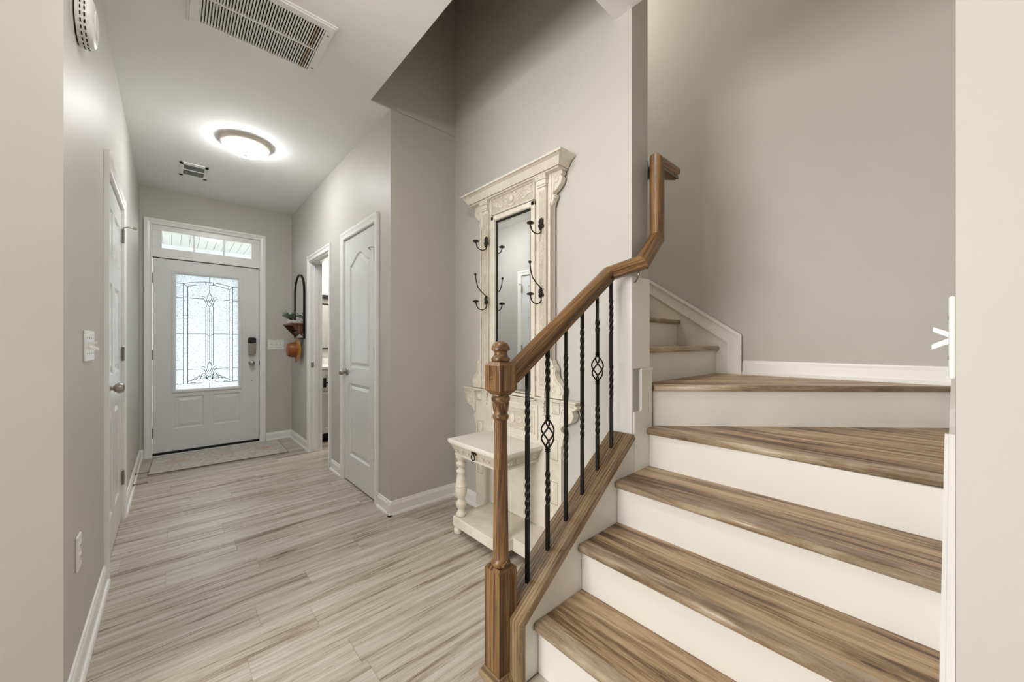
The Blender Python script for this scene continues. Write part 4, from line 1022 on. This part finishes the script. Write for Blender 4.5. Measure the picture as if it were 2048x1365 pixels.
# pilasters with carved drops
for s in (1, -1):
    b = bm_new(); box(b, s * 0.232 if s > 0 else -0.290, s * 0.290 if s > 0 else -0.232, -0.060, -0.044, 0.90, 2.04)
    pz = hp('pilaster', b, bevel=0.003)
    b = bm_new(); rr = random.Random(5)
    box(b, s * 0.261 - 0.019, s * 0.261 + 0.019, -0.0625, -0.059, 0.92, 2.02)
    link('carved_strip', b, 'carve', pz)
    b = bm_new()
    z = 2.0
    for q in range(24):
        z = 2.0 - q * 0.0455
        relief(b, spiral(s * 0.261 + 0.005 * (-1) ** q, z, 0.011, 0.003, 0.9, q, (-1) ** q, 12), -0.063, 0.0022)
        ball(b, (s * 0.261, -0.063, z - 0.022), 0.0042, 1, 0.6, 1.8)
    # tassel drop below
    for q in range(6): ball(b, (s * 0.261, -0.050, 0.885 - q * 0.026), 0.017 - q * 0.0022, 1, 0.5, 1.2)
    link('carved_drop', b, 'cream', pz)
    b = bm_new()
    for w_, z0, z1, d_ in ((0.034, 2.040, 2.052, 0.066), (0.036, 2.052, 2.078, 0.070), (0.040, 2.078, 2.106, 0.076)): box(b, s * 0.261 - w_, s * 0.261 + w_, -d_, -0.044, z0, z1)
    for k in range(5): box(b, s * 0.261 - 0.036 + k * 0.0165, s * 0.261 - 0.028 + k * 0.0165, -0.081, -0.07, 2.083, 2.101)
    link('capital', b, 'cream', pz, bevel=0.002)
    b = bm_new()
    for gx_ in (0.229, 0.2935, 0.3215): tube(b, [(s * gx_, -0.0455, 0.90), (s * gx_, -0.0455, 2.04 if gx_ < .3 else 1.92)], 0.0012, 4)
    link('groove', b, 'crease', pz)
    # outer edge bead
    b = bm_new(); box(b, s * 0.313 - 0.006, s * 0.313 + 0.006, -0.056, -0.008, 0.86, 1.945); link('edge_bead', b, 'cream', pz, bevel=0.002)
    # upper side bracket
    prof = [(0.318, 2.105), (0.390, 2.105), (0.398, 2.085), (0.384, 2.078), (0.396, 2.062), (0.386, 2.035), (0.358, 2.010), (0.334, 1.998), (0.330, 1.990), (0.345, 1.983), (0.346, 1.965), (0.330, 1.952), (0.326, 1.932), (0.318, 1.925)]
    b = bm_new(); prism(b, S2(s, prof), -0.042, -0.010, 'y'); bk2 = hp('upper_bracket', b, bevel=0.002)
    b = bm_new(); relief(b, spiral(s * 0.358, 2.06, 0.022, 0.005, 1.3, 0.5, s), -0.043, 0.0045); relief(b, [(s * 0.34, 2.04), (s * 0.335, 2.015), (s * 0.328, 1.985)], -0.043, 0.004); ball(b, (s * 0.335, -0.043, 1.972), 0.010, 1, .6, 1)
    link('scroll_carving', b, 'cream', bk2)
    # lower S scroll bracket above the shoulder
    prof = [(0.318, 0.856), (0.405, 0.856), (0.402, 0.872), (0.410, 0.885), (0.412, 0.905), (0.400, 0.925), (0.378, 0.945), (0.358, 0.968), (0.350, 0.992), (0.354, 1.012), (0.348, 1.030), (0.335, 1.040), (0.328, 1.062), (0.318, 1.066)]
    b = bm_new(); prism(b, S2(s, prof), -0.052, -0.010, 'y'); bk3 = hp('scroll_bracket', b, bevel=0.002)
    b = bm_new()
    relief(b, [(s * x, z) for x, z in ((0.343, 1.02), (0.340, 0.985), (0.352, 0.955), (0.378, 0.930), (0.397, 0.905), (0.392, 0.882), (0.378, 0.880))], -0.053, 0.006)
    relief(b, spiral(s * 0.345, 0.905, 0.020, 0.005, 1.3, 1.0, s), -0.053, 0.004); ball(b, (s * 0.336, -0.053, 1.03), 0.012, 1, .6, 1)
    link('scroll_carving', b, 'cream', bk3)
    # shoulder console scroll
    prof = [(0.386, 0.836)] + [(0.386 + 0.100 + 0.022 * cos(a), 0.822 + 0.014 * sin(a)) for a in (R(80), R(0), R(-80))] + [(0.470, 0.800), (0.482, 0.775), (0.470, 0.745), (0.445, 0.728), (0.420, 0.722), (0.400, 0.705), (0.386, 0.69)]
    b = bm_new(); prism(b, S2(s, prof), -0.055, -0.008, 'y'); cn = hp('shoulder_console', b, bevel=0.003)
    b = bm_new(); relief(b, spiral(s * 0.430, 0.775, 0.040, 0.010, 1.2, R(80), s), -0.056, 0.006); relief(b, [(s * 0.395, 0.83), (s * 0.44, 0.832), (s * 0.485, 0.822)], -0.056, 0.006)
    link('scroll_carving', b, 'cream', cn)
    # raised diamond blocks
    for (x, z, hx, hz) in ((0.348, 0.800, 0.024, 0.030), (0.335, 0.570, 0.028, 0.055), (0.335, 0.33, 0.026, 0.060)):
        b = bm_new(); c = b.verts.new((s * x, -0.055, z)); q = [b.verts.new((s * x + a * hx, -0.0405, z + e * hz)) for a, e in ((-1, -1), (1, -1), (1, 1), (-1, 1))]
        for k in range(4): b.faces.new((q[k], q[(k+1) % 4], c))
        b.faces.new(q[::-1]); dm = link('diamond_block', b, 'cream', lowb)
        b = bm_new()
        for k in range(4):
            k2 = (k + 1) % 4; cc = ((-1, -1), (1, -1), (1, 1), (-1, 1))
            tube(b, [(s * x + cc[k][0] * (hx + .001), -0.041, z + cc[k][1] * (hz + .001)), (s * x + cc[k2][0] * (hx + .001), -0.041, z + cc[k2][1] * (hz + .001))], 0.0009, 4)
        link('groove', b, 'crease', dm)
# shoulder shelf
b = bm_new(); box(b, -0.505, 0.505, -0.066, -0.008, 0.844, 0.852); box(b, -0.495, 0.495, -0.058, -0.008, 0.836, 0.844); hp('shoulder_moulding', b, bevel=0.002)
# lower carved panel
b = bm_new()
for x0, x1, z0, z1 in ((-0.215, 0.215, 0.79, 0.80), (-0.215, 0.215, 0.60, 0.61), (-0.215, -0.205, 0.61, 0.79), (0.205, 0.215, 0.61, 0.79), (-0.185, 0.185, 0.765, 0.772), (-0.185, 0.185, 0.628, 0.635), (-0.185, -0.178, 0.635, 0.765), (0.178, 0.185, 0.635, 0.765)): box(b, x0, x1, -0.048, -0.039, z0, z1)
fr = link('panel_moulding', b, 'cream', lowb, bevel=0.002)
b = bm_new(); box(b, -0.178, 0.178, -0.044, -0.0395, 0.635, 0.765); link('carved_panel', b, 'carve', lowb)
b = bm_new()
for s in (1, -1):
    relief(b, spiral(s * 0.125, 0.705, 0.034, 0.006, 1.5, 0.3, s), -0.045, 0.005); relief(b, spiral(s * 0.06, 0.70, 0.028, 0.006, 1.3, 2.4, s), -0.045, 0.005)
    relief(b, [(s * 0.02, 0.745), (s * 0.07, 0.752), (s * 0.12, 0.745), (s * 0.16, 0.75)], -0.045, 0.004); relief(b, [(s * 0.02, 0.655), (s * 0.07, 0.648), (s * 0.12, 0.655), (s * 0.16, 0.65)], -0.045, 0.004)
ball(b, (0, -0.046, 0.70), 0.022, 1, 0.4, 1.4); link('scroll_carving', b, 'cream', lowb)
# cornice
b = bm_new()
rings = []
for hw_, d_, z in ((0.400, 0.078, 2.103), (0.402, 0.082, 2.110), (0.408, 0.086, 2.113), (0.430, 0.108, 2.148), (0.450, 0.124, 2.158), (0.456, 0.128, 2.160), (0.456, 0.128, 2.172), (0.440, 0.110, 2.174)):
    rings.append([b.verts.new(p) for p in ((-hw_, -0.006, z), (-hw_, -d_, z), (hw_, -d_, z), (hw_, -0.006, z))])
for k in range(len(rings) - 1):
    for i in range(4): b.faces.new((rings[k][i], rings[k][(i+1) % 4], rings[k+1][(i+1) % 4], rings[k+1][i]))
b.faces.new(rings[0][::-1]); b.faces.new(rings[-1]); co = hp('cornice', b)
b = bm_new(); tube(b, [(-0.405, -0.085, 2.1105), (0.405, -0.085, 2.1105)], 0.0014, 4); tube(b, [(0.405, -0.085, 2.1105), (0.405, -0.01, 2.1105)], 0.0014, 4); tube(b, [(-0.452, -0.1258, 2.1585), (0.452, -0.1258, 2.1585)], 0.001, 4); link('groove', b, 'crease', co)
# seat box
b = bm_new(); box(b, -0.252, 0.252, -0.355, -0.041, 0.556, 0.578); hp('seat', b, 'seattop', bevel=0.004)
b = bm_new(); rings = []
for hw_, f_, z in ((0.212, 0.318, 0.478), (0.218, 0.326, 0.481), (0.218, 0.326, 0.490), (0.212, 0.320, 0.493), (0.222, 0.330, 0.515), (0.238, 0.342, 0.545), (0.246, 0.350, 0.550), (0.246, 0.350, 0.556)):
    rings.append([b.verts.new(p) for p in ((-hw_, -0.041, z), (-hw_, -f_, z), (hw_, -f_, z), (hw_, -0.041, z))])
for k in range(len(rings) - 1):
    for i in range(4):
        f = b.faces.new((rings[k][i], rings[k][(i+1) % 4], rings[k+1][(i+1) % 4], rings[k+1][i])); f.material_index = 1 if k in (3, 4) else 0
b.faces.new(rings[0][::-1]); b.faces.new(rings[-1]); ap = hp('drawer_box', b, ['cream', 'carve'])
b = bm_new()
for s in (1, -1):
    for k in range(3):
        relief(b, spiral(s * (0.07 + 0.055 * k), 0.520, 0.014, 0.003, 1.3, k, s, 16), -0.336, 0.0028)
link('carving', b, 'cream', ap); b = bm_new()
for yy in range(4):
    pts = spiral(0, 0.520, 0.014, 0.003, 1.3, yy, 1, 16)
    for s in (1, -1): tube(b, [(s * 0.231, -0.09 - yy * 0.06 + x, z) for x, z in pts], 0.0028, 6)
link('carving', b, 'cream', ap)
b = bm_new(); tube(b, [(-0.022, -0.338, 0.535), (0.022, -0.338, 0.535)], 0.005, 8); box(b, -0.024, 0.024, -0.342, -0.332, 0.529, 0.545)
tube(b, [(0.017 * cos(a), -0.348, 0.515 + 0.017 * sin(a)) for a in [R(100 + 34 * k) for k in range(11)]], 0.003, 8); link('ring_pull', b, 'bronze', ap)
# platform, turned legs, bun feet
b = bm_new(); box(b, -0.225, 0.225, -0.335, -0.041, 0.048, 0.108); hp('platform', b, bevel=0.006)
LEG = [(0.020, 0.108), (0.030, 0.112), (0.031, 0.125), (0.022, 0.135), (0.019, 0.150), (0.026, 0.160), (0.033, 0.175), (0.034, 0.190), (0.024, 0.202), (0.020, 0.212), (0.028, 0.228), (0.034, 0.250), (0.036, 0.272), (0.032, 0.286), (0.036, 0.292), (0.033, 0.300), (0.031, 0.320), (0.026, 0.350), (0.022, 0.368), (0.029, 0.374), (0.030, 0.384), (0.020, 0.394), (0.018, 0.405), (0.031, 0.418), (0.033, 0.430), (0.022, 0.438), (0.020, 0.444), (0.030, 0.456), (0.034, 0.470), (0.024, 0.480)]
for s in (1, -1):
    b = bm_new(); lathe(b, LEG, s * 0.190, -0.296, 24); hp('leg', b, smooth=True)
    for y in (-0.31, -0.08):
        b = bm_new(); lathe(b, [(0.014, 0.0), (0.024, 0.006), (0.028, 0.022), (0.026, 0.036), (0.016, 0.046), (0.016, 0.049)], s * 0.20, y, 20); hp('bun_foot', b, smooth=True)
# hooks
def hook(x, z, double):
    b = bm_new(); Y = -0.0615; rh = random.Random(int(z * 100))
    for k in range(18):   # leaf cluster back plate
        a = rh.uniform(0, 2 * pi); q = rh.uniform(0, 1)
        ball(b, (x + 0.016 * q * cos(a), Y - 0.004 - 0.005 * (1 - q), z + 0.029 * q * sin(a)), 0.0088, 1, 0.6, 1.2, seg=8)
    for a in (0.5, 1.2, 1.9, 2.6): tube(b, [(x, Y - .004, z + .01), (x + 0.022 * cos(a), Y - 0.004, z + 0.012 + 0.024 * sin(a))], [0.005, 0.001], 6)
    hk = hp('coat_hook', b, 'bronze')
    b = bm_new()
    P = [(x, Y - 0.002, z - 0.012)] + [(x, Y - 0.043 + 0.041 * cos(a), z - 0.032 - 0.030 * sin(a)) for a in [R(12 * k) for k in range(0, 14)]] + [(x, Y - 0.089, z - 0.022)]
    tube(b, P, 0.0034, 8)
    lathe(b, [(0.004, -0.024), (0.006, -0.018), (0.019, -0.016), (0.021, -0.010), (0.012, -0.004), (0.002, -0.002)], seg=16, center=(x, Y - 0.089, z))
    if double:
        tube(b, [(x, Y - 0.004, z + 0.016), (x, Y - 0.012, z + 0.034), (x, Y - 0.045, z + 0.056), (x, Y - 0.072, z + 0.080), (x, Y - 0.086, z + 0.118), (x, Y - 0.092, z + 0.155)], 0.0034, 8)
        ball(b, (x, Y - 0.093, z + 0.163), 0.0085)
    link('hook_arm', b, 'bronze', hk)
for x in (0.261, -0.236): hook(x, 1.832, False); hook(x, 1.442, True)
